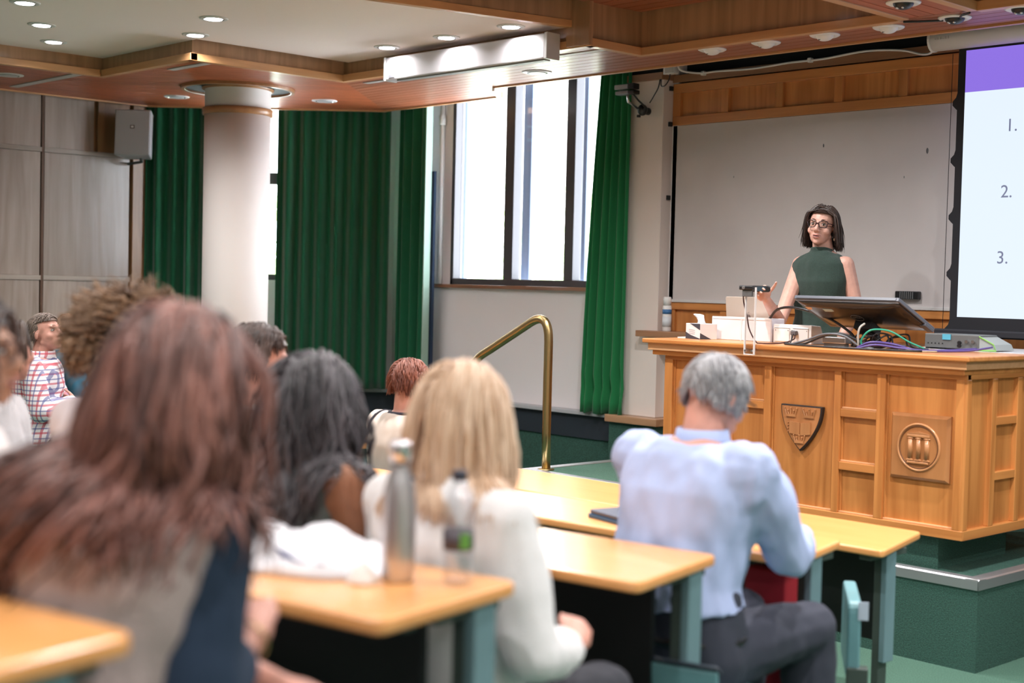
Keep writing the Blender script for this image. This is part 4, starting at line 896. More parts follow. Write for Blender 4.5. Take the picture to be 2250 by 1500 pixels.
# ================================================================== PEOPLE: shared machinery
def fuse(name, mb, voxel, m, parent=None, smooth=6, wrinkle=None, deci=None):
    """weld overlapping volumes into one continuous skin"""
    o = mb.build(name, m); md = o.modifiers.new('r', 'REMESH'); md.mode = 'VOXEL'; md.voxel_size = voxel; md.use_smooth_shade = True
    if smooth: s = o.modifiers.new('s', 'SMOOTH'); s.factor = .5; s.iterations = smooth
    if deci: d = o.modifiers.new('d', 'DECIMATE'); d.ratio = deci
    dg = bpy.context.evaluated_depsgraph_get(); me = bpy.data.meshes.new_from_object(o.evaluated_get(dg))
    o.modifiers.clear(); old = o.data; o.data = me; bpy.data.meshes.remove(old); me.name = name
    if not me.materials: me.materials.append(m)
    me.polygons.foreach_set('use_smooth', [True]*len(me.polygons))
    if wrinkle:
        amp, fx, fz, seed = wrinkle; n = len(me.vertices)
        co = np.empty(n*3); me.vertices.foreach_get('co', co); no = np.empty(n*3); me.vertices.foreach_get('normal', no)
        co = co.reshape(-1, 3); no = no.reshape(-1, 3)
        d = np.array([noise.noise(V((c[0]*fx+seed, c[1]*fx, c[2]*fz+.6*c[0]*fx))) + .5*noise.noise(V((c[0]*fx*2.3, c[1]*fx*2.3+seed, c[2]*fz*2.1))) for c in co])
        co += no*(d*amp)[:, None]; me.vertices.foreach_set('co', co.ravel()); me.update()
    if parent: attach(o, parent)
    return o
SEATED = dict(pel=(0, 0, .53), waist=(0, -.015, .70), chest=(0, 0, .92), neck=(0, .02, 1.085), head=(0, .045, 1.215),
              shR=(.18, 0, 1.015), elR=(.25, .07, .76), wrR=(.15, .30, .745), hipR=(.09, .03, .52), knR=(.12, .44, .52), anR=(.12, .45, .09), toR=(.13, .58, .04))
STAND = dict(pel=(0, 0, .85), waist=(0, 0, 1.0), chest=(0, .01, 1.19), neck=(0, .0, 1.365), head=(0, .02, 1.50),
             shR=(.165, 0, 1.295), elR=(.20, -.02, 1.03), wrR=(.20, .06, .80), hipR=(.085, 0, .83), knR=(.09, .02, .46), anR=(.09, -.01, .08), toR=(.10, .13, .03))
class Person:
    def __init__(s, base, face, scale=1.0, stand=False, build=1.0, head_yaw=0, head_pitch=0, head_roll=0, over=None, torso_w=1.0, wover=None):
        f = V((face[0], face[1], 0)).normalized(); r = V((f.y, -f.x, 0))
        s.M = Matrix(((r.x, f.x, 0, base[0]), (r.y, f.y, 0, base[1]), (0, 0, 1, base[2]), (0, 0, 0, 1))) @ Matrix.Scale(scale, 4)
        s.sc = scale; s.b = build; s.tw = torso_w; s.base = base
        J = dict(STAND if stand else SEATED)
        for k in list(J):
            if k.endswith('R') and k[:-1]+'L' not in J: J[k[:-1]+'L'] = (-J[k][0], J[k][1], J[k][2])
        J.update(over or {})
        s.J = {k: s.M @ V(p) for k, p in J.items()}
        for k, p in (wover or {}).items(): s.J[k] = V(p)
        s.f, s.r = f, r
        Rz = Matrix.Rotation(math.radians(head_yaw), 4, 'Z') @ Matrix.Rotation(math.radians(head_pitch), 4, 'X') @ Matrix.Rotation(math.radians(head_roll), 4, 'Y')
        R0 = Matrix(((r.x, f.x, 0, 0), (r.y, f.y, 0, 0), (0, 0, 1, 0), (0, 0, 0, 1)))
        s.H = Matrix.Translation(s.J['head']) @ R0 @ Rz @ Matrix.Scale(scale if scale > .9 else .93, 4)
    def torso(s, mb, e=0, z_from=0, z_to=1.0, neck=True, hem=1.0, delt=True):
        J = s.J; sc = s.sc*s.b
        c = smooth_path([J['pel']-V((0, 0, .07*s.sc)), J['pel'], J['waist'], (J['waist']+J['chest'])/2, J['chest'], J['chest']*.45+J['neck']*.55, J['chest']*.15+J['neck']*.85, J['neck']], 3)
        prof = [(.165, .115), (.178, .128), (.148, .108), (.155, .112), (.172, .122), (.168, .100), (.105, .075), (.058, .058)]
        n = len(c); rings = []
        sr = (J['shR']-J['shL']); sr.z = 0; sr.normalize()
        for i, p in enumerate(c):
            q = i/(n-1)
            if q < z_from or q > z_to: continue
            x = q*(len(prof)-1); k = min(int(x), len(prof)-2); t = x-k
            rx = (prof[k][0]*(1-t)+prof[k+1][0]*t)*sc*s.tw; ry = (prof[k][1]*(1-t)+prof[k+1][1]*t)*sc
            w_ = min(1, max(0, (q-.2)/.4)); ax = (s.r*(1-w_)+sr*w_).normalized(); t_ = (c[min(i+1, n-1)]-c[max(i-1, 0)]).normalized(); ay = t_.cross(ax).normalized(); ax = ay.cross(t_)
            h = hem if q < .25 else 1
            ring = []
            for a in range(24):
                th = 2*math.pi*a/24; cx_, sy = math.cos(th), math.sin(th)
                cx_ = math.copysign(abs(cx_)**.85, cx_); sy = math.copysign(abs(sy)**.85, sy)
                ring.append(p+ax*cx_*(rx*h+e)+ay*sy*(ry*h+e))
            rings.append(ring)
        mb.rings(rings)
        # deltoid bridge
        if z_to > .7 and delt:
            for S in 'RL':
                mb.caps(J['chest']*.35+J['neck']*.65+(J['sh'+S]-J['neck'])*.25-V((0, 0, .015)), J['sh'+S], .055*sc+e, .052*sc+e)
                mb.caps(J['chest'], J['sh'+S]-V((0, 0, .04*s.sc)), .085*sc+e*.6, .05*sc+e*.6)
    def arm(s, mb, S, e=0, to=1.0, r=(.052, .046, .038, .034, .025)):
        J = s.J; k = s.sc*s.b; sh, el, wr = J['sh'+S], J['el'+S], J['wr'+S]
        mb.caps(sh, (sh+el)/2, r[0]*k+e, r[1]*k+e); mb.caps((sh+el)/2, el, r[1]*k+e, r[2]*k+e)
        if to > .5:
            w_ = el+(wr-el)*min(1, (to-.5)*2); mid = el+(w_-el)*.35
            mb.caps(el, mid, r[2]*k+e, (r[3]+.003)*k+e); mb.caps(mid, w_, (r[3]+.003)*k+e, r[4]*k+e)
    def leg(s, mb, S, e=0, to=1.0):
        J = s.J; k = s.sc*s.b
        mb.caps(J['hip'+S], J['kn'+S], .088*k+e, .058*k+e)
        if to > .5:
            a = J['kn'+S]+(J['an'+S]-J['kn'+S])*.35; mb.caps(J['kn'+S], a, .056*k+e, .056*k+e); mb.caps(a, J['an'+S], .056*k+e, .036*k+e)
    def foot(s, mb, S, e=0): J = s.J; mb.caps(J['an'+S]-V((0, 0, .03)), J['to'+S], .042+e, .032+e)
    def headmesh(s, mb, male=False, nose=1.0):
        H = s.H; R = H.to_3x3().to_4x4()
        def E(c, r): mb.ell(H @ V(c), r, R, 20, 14)
        def K(a, b, r0, r1): k = H.to_scale()[0]; mb.caps(H @ V(a), H @ V(b), r0*k, r1*k)
        w_ = 1.05 if male else 1.0
        E((0, -.014, .03), (.075*w_, .094, .082)); E((0, .026, -.02), (.062*w_, .064, .088)); E((0, .044, -.066), (.046*w_, .046, .040))
        E((0, .072, -.092), (.020*w_, .017, .016)); K((-.048*w_, .0, -.055), (0, .066, -.088), .016, .016); K((.048*w_, .0, -.055), (0, .066, -.088), .016, .016)
        for sg in (-1, 1):
            E((sg*.040, .056, -.030), (.024, .024, .024)); E((sg*.028, .080, .026), (.024, .011, .008))
            E((sg*.078*w_, -.008, -.008), (.008, .017, .030)); E((sg*.081*w_, -.016, .004), (.007, .012, .020))
            E((sg*.012, .098, -.034), (.009, .010, .008))
        K((0, .086, .018), (0, .108*nose, -.026), .0075, .0115); E((0, .106*nose, -.029), (.011, .012, .010))
        E((0, .083, -.062), (.027, .014, .018))
        nk = s.J['neck']; mb.caps(H @ V((0, -.022, -.05)), nk-V((0, 0, .02)), .054*s.sc*w_, .062*s.sc*w_)
    def hand(s, mb, S, tip, normal, curl=35, spread=1.0, thumb=40, k=1.0):
        """tip: point the knuckles aim at; normal: direction the palm faces"""
        wr = s.J['wr'+S]; d = (V(tip)-wr).normalized(); nrm = V(normal); nrm = (nrm-d*nrm.dot(d)).normalized(); side = d.cross(nrm)
        if S == 'L': side = -side
        k *= s.sc*.97                                       # side points to the thumb
        Mp = Matrix(((d.x, side.x, nrm.x, 0), (d.y, side.y, nrm.y, 0), (d.z, side.z, nrm.z, 0), (0, 0, 0, 1)))
        mb.ell(wr+d*.050*k, (.054*k, .040*k, .016*k), Mp, 16, 10); mb.caps(wr-d*.01, wr+d*.03*k, .024*k, .022*k)
        mb.ell(wr+d*.03*k+side*.025*k+nrm*.006, (.028*k, .016*k, .014*k), Mp, 12, 8)
        for i, (o, L) in enumerate(((.028, .070), (.010, .078), (-.009, .073), (-.027, .058))):
            p = wr+d*(.088-.006*abs(i-1.2))*k+side*o*k; a = math.radians(curl*.8); dd = d+side*o*4*spread; dd.normalize()
            for seg, q in ((0, .45), (1, .32), (2, .25)):
                v = dd*math.cos(a)+nrm*math.sin(a); p2 = p+v*L*q*k; mb.caps(p, p2, (.0095-.0009*seg)*k, (.0088-.0009*seg)*k, 8); p = p2; a += math.radians(curl)
        p = wr+d*.025*k+side*.032*k; a = math.radians(thumb)
        for q, r_ in ((.034, .0115), (.030, .0100), (.024, .0085)):
            v = d*math.cos(a)+side*math.sin(a)+nrm*.35; v.normalize(); p2 = p+v*q*k; mb.caps(p, p2, r_*k, r_*.9*k, 8); p = p2; a -= math.radians(14)
def skin(name, c): 
    m = mat(name, c, .5, bump=.04, bscale=220, var=.08, vscale=30); b = m.node_tree.nodes['Principled BSDF']
    b.inputs['Subsurface Weight'].default_value = .08; b.inputs['Subsurface Radius'].default_value = (.012, .005, .003); return m
def hair(P, name, m, parent, n, length, seed, rad=.007, wave=.006, wfreq=40, drop=1.0, part=0.0, face_ang=.30, out=.012, colliders=(), curl=0, steps=16, back=0.0, sides=4, lenvar=.25, nape=-.55, hairline=.55, lift=0, zcut=None, spread=1.0, keep_face=False, drift=0, flip=0, clump=.03, zcut_r=None, dark=1.0):
    """locks of hair rooted on the scalp, falling round the head and over the shoulders"""
    rg = random.Random(seed); H = P.H; Hi = H.inverted(); k = H.to_scale()[0]; c0 = V((0, -.012, .032)); R_ = V((.076, .096, .084))
    V_ = []; F_ = []; A_ = []; gdown = (Hi.to_3x3() @ V((0, 0, -1))).normalized()
    cols = [(Hi @ V(c), r/k) for c, r in colliders]
    def addtube(pts, r0, val):
        o = len(V_); m_ = len(pts); t0 = (pts[1]-pts[0]).normalized(); u = t0.orthogonal().normalized()
        for i, p in enumerate(pts):
            t = (pts[min(i+1, m_-1)]-pts[max(i-1, 0)]).normalized(); u = (u-t*u.dot(t)); u = u.normalized() if u.length > 1e-5 else t.orthogonal().normalized(); w_ = t.cross(u)
            f = i/(m_-1); r = r0*(1 if f < .6 else 1-(f-.6)/.4*.8)
            for j in range(sides):
                a = 2*math.pi*j/sides; V_.append(H @ (p+(u*math.cos(a)+w_*math.sin(a))*r)); A_.append(min(1, max(0, val+.12*math.sin(f*9+val*30))))
        for i in range(m_-1):
            for j in range(sides): F_.append((o+i*sides+j, o+i*sides+(j+1) % sides, o+(i+1)*sides+(j+1) % sides, o+(i+1)*sides+j))
        F_.append(tuple(o+(m_-1)*sides+j for j in range(sides)))
    # scalp cap
    nu, nv = 28, 16; o = 0
    for j in range(nv+1):
        for i in range(nu):
            a = 2*math.pi*i/nu; b = math.pi*.5*j/nv*1.36
            d = V((math.sin(b)*math.cos(a), math.sin(b)*math.sin(a), math.cos(b)))
            fy = max(0, d.y); dz = d.z
            if fy > .15 and dz < hairline-.1: d = V((d.x, d.y*.4, d.z)).normalized(); d.z = max(d.z, hairline-.25)
            p = c0+V((d.x*R_.x, d.y*R_.y, d.z*R_.z))*(1.0+out*2.5 if fy < .3 else 1.02); V_.append(H @ p); A_.append(.25)
    for j in range(nv):
        for i in range(nu): F_.append((j*nu+i, j*nu+(i+1) % nu, (j+1)*nu+(i+1) % nu, (j+1)*nu+i))
    cnt = 0; tries = 0
    while cnt < n and tries < n*20:
        tries += 1
        z = rg.uniform(-.6, 1); a = rg.uniform(0, 2*math.pi); q = math.sqrt(1-z*z); d = V((q*math.cos(a), q*math.sin(a), z))
        if d.y > face_ang and d.z < hairline: continue
        if d.z < nape: continue
        cnt += 1
        layer = rg.uniform(.15, 1.0)*out; cell = (round(d.x*.076/clump), round(d.y*.096/clump), round(d.z*.084/clump)); cr_ = random.Random(hash(cell)+seed); val = (.35*rg.random()+.65*cr_.random())**dark
        p = c0+V((d.x*R_.x, d.y*R_.y, d.z*R_.z)); L = length*(1+rg.uniform(-lenvar, lenvar)); ds = L/steps
        away = V((math.copysign(spread, d.x-part*.5+rg.uniform(-.05, .05)), -.35+back, 0)); zc = None if zcut is None else (zcut_r if zcut_r is not None and d.x > -.2 else zcut)+rg.uniform(-1, 1)*lenvar*.25
        nn = V((d.x/R_.x, d.y/R_.y, d.z/R_.z)).normalized(); v = (away+gdown*.5); v = (v-nn*v.dot(nn)).normalized(); v = (v+nn*(lift+.15)).normalized()
        ph = cr_.uniform(0, 6.28)+rg.gauss(0, .5); ph2 = cr_.uniform(0, 6.28)+rg.gauss(0, .5); pts = [p]; sp = rg.uniform(.8, 1.2)
        base = p.copy()
        for i in range(steps):
            v = (v*.72+gdown*.28*drop+V((rg.gauss(0, .05), rg.gauss(0, .05), 0))).normalized() if not curl else (v*.8+V((rg.gauss(0, .4), rg.gauss(0, .4), rg.gauss(0, .4)))*curl+nn*.15+gdown*.1*drop).normalized()
            if base.z < -.08 and drift: v = (v+V((drift, 0, 0))*.3).normalized()
            if zc is not None and flip and base.z < zc+.05: v = (v+V((math.copysign(flip, base.x), 0, 0))).normalized()
            base = base+v*ds
            qv = base-c0; e = V((qv.x/(R_.x+layer), qv.y/(R_.y+layer), qv.z/(R_.z+layer)))
            if e.length < 1 and base.z > -.02: base = c0+V((e.x*(R_.x+layer), e.y*(R_.y+layer), e.z*(R_.z+layer)))/max(e.length, 1e-4)
            elif base.z <= -.02:
                e2 = V((base.x/(.066+layer), (base.y+.01)/(.085+layer), 0))
                if e2.length < 1 and base.z > -.12: base.x, base.y = base.x/max(e2.length, .05), (base.y+.01)/max(e2.length, .05)-.01
            if keep_face and base.y > .015 and base.z < .075:
                lim = .070+.012*rg.random(); base.x = math.copysign(max(abs(base.x), lim), base.x)
            for cc, r in cols:
                dd = base-cc
                if dd.length < r+layer*.6: base = cc+dd.normalized()*(r+layer*.6)
            f = i/steps; w_ = wave*min(1, f*2.2)
            pts.append(base+V((math.sin(f*L*wfreq*sp+ph), math.cos(f*L*wfreq*sp+ph2), .4*math.sin(f*L*wfreq*sp+ph2)))*w_)
            if zc is not None and pts[-1].z < zc and i > 0: break
        addtube(pts, rad*rg.uniform(.7, 1.25), val)
    me = bpy.data.meshes.new(name); me.from_pydata([tuple(p) for p in V_], [], F_); me.update()
    at = me.attributes.new('lock', 'FLOAT', 'POINT'); at.data.foreach_set('value', A_)
    me.polygons.foreach_set('use_smooth', [True]*len(me.polygons)); me.materials.append(m)
    o = bpy.data.objects.new(name, me); COL.objects.link(o); attach(o, parent); return o
EYEW = mat('eye_white', (.75, .72, .70), .25); IRIS = mat('iris_brown', (.05, .03, .018), .2); LIPS = mat('lips', (.42, .17, .14), .45); MOUTH = mat('mouth_dark', (.06, .018, .016), .5)
def face(P, body, brow, lips=True, brow_t=.0015):
    H = P.H; R = H.to_3x3().to_4x4(); k = H.to_scale()[0]
    for sg in (-1, 1):
        e = MB().ell(H @ V((sg*.031, .0755, .004)), (.0125*k, .0115*k, .0066*k), R, 16, 12).build('eye', EYEW, body, True)
        MB().ell(H @ V((sg*.031-.001, .0845, .004)), (.0060*k, .0030*k, .0058*k), R, 12, 8).build('iris', IRIS, e, True)
        MB().tube([H @ V((sg*x, y, z)) for x, y, z in ((.018, .0855, .0075), (.026, .0878, .0112), (.036, .0858, .0105), (.044, .078, .005))], .0016*k, 6).build('eyelid', brow, body)
        MB().tube([H @ V((sg*x, y, z)) for x, y, z in ((.014, .0905, .026), (.024, .0915, .0315), (.036, .0870, .0315), (.048, .0760, .025))], [brow_t*k, brow_t*1.3*k, brow_t*1.2*k, brow_t*.5*k], 6).build('eyebrow', brow, body)
    if lips:
        MB().tube([H @ V(p) for p in ((-.024, .0870, -.0600), (-.012, .0965, -.0560), (0, .0985, -.0575), (.012, .0965, -.0560), (.024, .0870, -.0600))], [.0012*k, .0034*k, .0034*k, .0034*k, .0012*k], 8).build('upper_lip', LIPS, body, True)
        MB().tube([H @ V(p) for p in ((-.023, .0870, -.0630), (-.011, .0955, -.0700), (0, .0972, -.0715), (.011, .0955, -.0700), (.023, .0870, -.0630))], [.0012*k, .0038*k, .0044*k, .0038*k, .0012*k], 8).build('lower_lip', LIPS, body, True)
        MB().ell(H @ V((0, .0935, -.0635)), (.018*k, .0040*k, .0042*k), R, 14, 8).build('mouth', MOUTH, body, True)
def spectacles(P, body, m, lens=True, w_=.0026):
    H = P.H; k = H.to_scale()[0]
    t = None; fr = MB()
    for sg in (-1, 1):
        loop = []
        for j in range(28):
            a = 2*math.pi*j/28; cx_ = math.copysign(abs(math.cos(a))**.7, math.cos(a)); sy = math.copysign(abs(math.sin(a))**.75, math.sin(a))
            x = sg*(.0325+.0245*cx_*(1.06 if sy > 0 else .92)*1.0); z = .003+.0185*sy+(.003 if sy > 0 and cx_ > 0 else 0); loop.append(H @ V((x, .1045-abs(x)*.16, z)))
        fr.tube(loop, w_*k, 6, close=True)
        fr.tube([H @ V((sg*.057, .097, .012)), H @ V((sg*.068, .070, .012)), H @ V((sg*.080, .0, .008)), H @ V((sg*.081, -.02, -.01))], w_*.9*k, 6)
    fr.tube([H @ V((-.009, .1035, .007)), H @ V((0, .106, .009)), H @ V((.009, .1035, .007))], w_*k, 6)
    o = fr.build('glasses', m, body, True)
    if lens:
        for sg in (-1, 1):
            b = MB(); b.add([H @ V((sg*.0325+.023*math.cos(2*math.pi*j/20), .099, .003+.0175*math.sin(2*math.pi*j/20))) for j in range(20)], [tuple(range(20))]); b.build('lens', glass_mat('spectacle_lens', (.96, .96, .96), .06), o)
    return o
# ================================================================== THE PEOPLE
SK_PALE = skin('skin_pale', (.58, .33, .26)); SK_PINK = skin('skin_pink', (.62, .30, .23)); SK_BROWN = skin('skin_brown', (.30, .125, .065)); SK_TAN = skin('skin_tan', (.45, .23, .15))
def full_body(P, name, m, voxel, hands=None, male=False, legs=True, head=True, nose=1.0):
    b = MB(); P.torso(b)
    for S in 'RL':
        P.arm(b, S)
        if legs: P.leg(b, S); P.foot(b, S)
    if head: P.headmesh(b, male, nose)
    for S, a in (hands or {}).items(): P.hand(b, S, **a)
    return fuse('person', b, voxel, m, None, 3)
def trousers(P, body, m, e=.014, voxel=.011, wr=(.007, 14, 9, 2)):
    b = MB(); P.torso(b, e, 0, .30)
    for S in 'RL': P.leg(b, S, e)
    return fuse('trousers', b, voxel, m, body, 5, wr)
def shoes(P, body, m):
    for S in 'RL':
        b = MB(); P.foot(b, S, .012); fuse('shoe', b, .009, m, body, 2)
def top(P, body, m, e=.018, sleeve=1.0, voxel=.010, wr=(.006, 16, 8, 1), hem=1.06, zf=.04, zt=.93, name='shirt', smooth=6, re=0):
    b = MB(); P.torso(b, e, zf, zt, hem=hem)
    if sleeve > 0:
        for S in 'RL': P.arm(b, S, e+re, sleeve)
    return fuse(name, b, voxel, m, body, smooth, wr)
def shoulders_col(P, r=.075, add=.02):
    J = P.J; k = P.sc; c = []
    for S in 'RL':
        for t in (.15, .45, .75, 1): c.append((J['neck']*(1-t)+J['sh'+S]*t-V((0, 0, .045*k)), (r+add)*k))
    for t in (0, .3, .6, 1): c.append((J['chest']*(1-t)+J['waist']*t, .125*k+add))
    for S in 'RL':
        for t in (.25, .6): c.append((J['chest']*(1-t)+J['waist']*t+(J['sh'+S]-J['neck'])*.45, .09*k+add))
    return c

# ---------------------------------------------------------------- presenter
def presenter():
    P = Person((-4.632, 6.80, P2), (.0, -1), .992, True, .97, head_yaw=19, head_pitch=4, head_roll=-5,
               over=dict(shR=(.150, .0, 1.285), shL=(-.150, .0, 1.285), elL=(-.215, -.03, 1.04), wrL=(-.18, .10, .83)), wover=dict(elR=(-4.70, 6.50, 1.53), wrR=(-4.60, 6.235, 1.655)))
    body = full_body(P, 'person', SK_PALE, .0052, {'R': dict(tip=(-4.575, 6.10, 1.735), normal=(.75, -.55, -.1), curl=30, thumb=62), 'L': dict(tip=P.J['wrL']+V((.02, -.03, -.1)), normal=(-.5, -.3, 0), curl=18)})
    tag(body, 'woman in a sleeveless dark green dress and glasses speaking behind the desk', 'person')
    DRESS = mat('dark_green_wool', (.018, .042, .032), .85, bump=.5, bscale=500, var=.25, vscale=220, sheen=.1)
    b = MB(); P.torso(b, .012, 0, .965, hem=1.0, delt=False); J = P.J
    # bodice shoulder pieces, skirt and funnel collar
    for S in 'RL': b.caps(J['neck']-V((0, 0, .05)), J['neck']*.38+J['sh'+S]*.62-V((0, 0, .010)), .050, .046)
    sk = [(J['pel']+V((0, 0, -.02)), .188, .142), (J['pel']+V((0, 0, -.18)), .195, .150), (J['pel']+V((0, 0, -.42)), .205, .155)]
    b.rings([[c+P.r*math.cos(2*math.pi*k/24)*rx+P.f*math.sin(2*math.pi*k/24)*ry for k in range(24)] for c, rx, ry in sk[::-1]])
    nk = J['neck']; hd = P.H @ V((0, -.018, -.075)); ax = (hd-nk).normalized()
    b.rings([[nk+ax*h+P.r*math.cos(2*math.pi*k/24)*rr+P.f*(math.sin(2*math.pi*k/24)*rr+oy) for k in range(24)] for h, rr, oy in ((-.07, .105, 0), (-.045, .080, .004), (-.020, .0705, .006), (.018, .0680, .010))])
    fuse('dress', b, .0062, DRESS, body, 3, (.010, 8, 6, 4))
    BR = mat('brow_brown', (.035, .018, .012), .6)
    face(P, body, BR)
    spectacles(P, body, mat('tortoise_frame', (.022, .009, .012), .25))
    H = P.H
    for sg in (-1, 1):
        e = MB().tube([H @ V((sg*.077, -.004, -.042)), H @ V((sg*.079, -.002, -.060))], .0018, 6).build('earring', STEEL, body)
        MB().ell(H @ V((sg*.079, -.002, -.066)), (.006, .006, .008)).build('earring_drop', mat('pearl', (.75, .70, .6), .2), e, True)
    hm = hair_mat('brunette_bob', (.018, .010, .008), (.062, .037, .028), .38)
    hair(P, 'hair', hm, body, 1900, .34, 4, rad=.0034, wave=.003, wfreq=24, part=-.25, face_ang=.42, hairline=.70, out=.016, lenvar=.10, steps=22, nape=-.36, zcut=-.092, keep_face=True, spread=.7, flip=.04, clump=.012)
    # clicker held in the raised hand
    d = (V((-4.575, 6.10, 1.735))-P.J['wrR']).normalized(); c = P.J['wrR']+d*.105+V((.022, -.02, 0)); 
    ck = empty('clicker', c, 'black presentation clicker in the raised hand of the presenter', 'remote')
    Mk = Matrix.Translation(c) @ Matrix.Rotation(math.radians(38), 4, 'Z')
    MB().prism(round_poly([(-.055, -.017), (.055, -.017), (.055, .017), (-.055, .017)], .014), -.013, .013, Mk @ Matrix.Rotation(math.radians(90), 4, 'X')).build('body', BLACKPL, ck, bevel=.005)
    MB().prism(round_poly([(-.02, -.012), (.03, -.012), (.03, .012), (-.02, .012)], .01), .013, .0145, Mk @ Matrix.Rotation(math.radians(90), 4, 'X')).build('panel', mat('clicker_blue', (.03, .06, .085), .3), ck)
    shoes(P, body, BLACKPL)
presenter()

# ---------------------------------------------------------------- grey-haired man in the blue shirt
def grey_man():
    P = Person((-2.61, 3.155, .125), (.0, 1), 1.02, False, 1.10, head_yaw=-12, head_pitch=-24,
               over=dict(waist=(0, .0, .72), chest=(0, .05, .95), neck=(0, .095, 1.115), head=(.0, .155, 1.235), shR=(.205, .06, 1.045), shL=(-.205, .06, 1.045), elR=(.215, .23, .80), wrR=(.09, .44, .82), elL=(-.27, .26, .80), wrL=(-.1, .50, .79), knR=(.13, .47, .545), knL=(-.13, .48, .53), anR=(.14, .46, .10), anL=(-.13, .5, .10)), torso_w=1.05)
    body = full_body(P, 'person', SK_PINK, .0075, {'R': dict(tip=P.M @ V((.0, .57, .83)), normal=(-.3, .2, -1), curl=30), 'L': dict(tip=P.M @ V((.02, .6, .80)), normal=(.2, .1, -1), curl=30)}, True)
    tag(body, 'grey-haired man in a pale blue shirt, seen from behind at the second table', 'person')
    SH = mat('pale_blue_cotton', (.42, .50, .76), .75, bump=.15, bscale=500)
    b = MB(); P.torso(b, .026, .22, .90, hem=1.02)
    for S in 'RL': P.arm(b, S, .022, .93)
    fuse('shirt', b, .0085, SH, body, 4, (.017, 11, 5, 7))
    nk = P.J['neck']; hd = P.H @ V((0, -.03, -.06)); ax = (hd-nk).normalized(); m = MB()
    m.rings([[nk+ax*h+P.r*math.cos(2*math.pi*k/28)*rr+P.f*math.sin(2*math.pi*k/28)*rr*1.05 for k in range(28)] for h, rr in ((-.03, .088), (.01, .078), (.032, .074), (.033, .070), (-.01, .070))]); m.build('collar', SH, body, True)
    TR = mat('charcoal_trousers', (.032, .036, .055), .85, bump=.2, bscale=300)
    trousers(P, body, TR, .018, .0095, (.010, 10, 7, 3)); shoes(P, body, BLACKPL)
    m = MB(); c = P.J['pel']*.45+P.J['waist']*.55
    m.tube([c+P.r*math.cos(2*math.pi*k/32)*.208+P.f*math.sin(2*math.pi*k/32)*.158-V((0, 0, .055)) for k in range(32)], .014, 8, close=True); m.build('belt', BLACKPL, body, True)
    q = P.J['hipR']+P.r*.075-P.f*.085+V((0, 0, .055)); Mq = Matrix.Translation(q) @ Matrix.Rotation(math.radians(-48), 4, 'Z') @ Matrix.Rotation(math.radians(15), 4, 'X')
    MB().box((-.012, -.035, -.008), (.022, .035, .008), Mq).build('pocket_tab', mat('coral_tab', (.75, .10, .075), .5), body, bevel=.003)
    hm = hair_mat('grey_hair', (.15, .15, .165), (.50, .49, .51), .55)
    hair(P, 'hair', hm, body, 2600, .05, 21, rad=.0024, wave=.0015, wfreq=60, face_ang=.55, hairline=.6, out=.010, lenvar=.3, steps=6, nape=-.48, back=-.3, lift=.25)
    MB().tube([P.H @ V((.082, -.03, .006)), P.H @ V((.083, .03, .010)), P.H @ V((.075, .085, .012))], .003, 6).build('glasses_arm', BLACKPL, body)
    seat(-2.55, 3.10, .125, 0, 'teal seat under the man in the blue shirt').scale = (1.25, 1, 1)
grey_man()

# ---------------------------------------------------------------- blonde woman
def blonde():
    P = Person((-2.335, 2.03, .25), (-.06, 1), .965, False, .92, head_pitch=-4,
               over=dict(head=(0, .05, 1.20), shR=(.175, 0, .985), shL=(-.170, 0, .985)), wover=dict(elR=(-2.09, 2.06, .93), wrR=(-2.165, 2.27, .895)))
    body = full_body(P, 'person', SK_PINK, .0085, {'R': dict(tip=(-2.225, 2.36, .955), normal=(-.8, .1, -.5), curl=62, thumb=20)})
    tag(body, 'blonde woman in a white jumper, seen from behind in the third row', 'person')
    KN = mat('white_knit', (.74, .72, .73), .9, bump=.35, bscale=180, sheen=.2)
    b = MB(); P.torso(b, .030, .05, .93, hem=1.08)
    for S in 'RL': P.arm(b, S, .028, .82)
    fuse('jumper', b, .0095, KN, body, 6, (.010, 9, 6, 5))
    b = MB(); b.caps(P.J['elR']*.6+P.J['wrR']*.4, P.J['elR']*.3+P.J['wrR']*.7, .060, .048); fuse('cuff', b, .009, KN, body, 3, (.006, 18, 18, 3))
    trousers(P, body, mat('dark_jeans', (.025, .026, .035), .85)); shoes(P, body, WHITEP)
    hair(P, 'hair', hair_mat('blonde', (.44, .25, .135), (.84, .645, .49), .4), body, 1300, .46, 9, rad=.0042, wave=.003, wfreq=18, part=.0, face_ang=.5, hairline=.6, out=.018, lenvar=.12, nape=-.45, back=-.25, steps=20, spread=.35, zcut=-.19, colliders=shoulders_col(P, .05, .035))
    tag(MB().tube([P.J['neck']+P.r*math.cos(2*math.pi*k/24)*.088-P.f*.015+P.f*math.sin(2*math.pi*k/24)*.088+V((0, 0, -.02)) for k in range(24)], .006, 6, close=True).build('neck_cord', mat('cord_navy', (.02, .02, .04), .6), body))
    seat(-2.345, 1.99, .25, .06, 'teal seat under the blonde woman')
blonde()

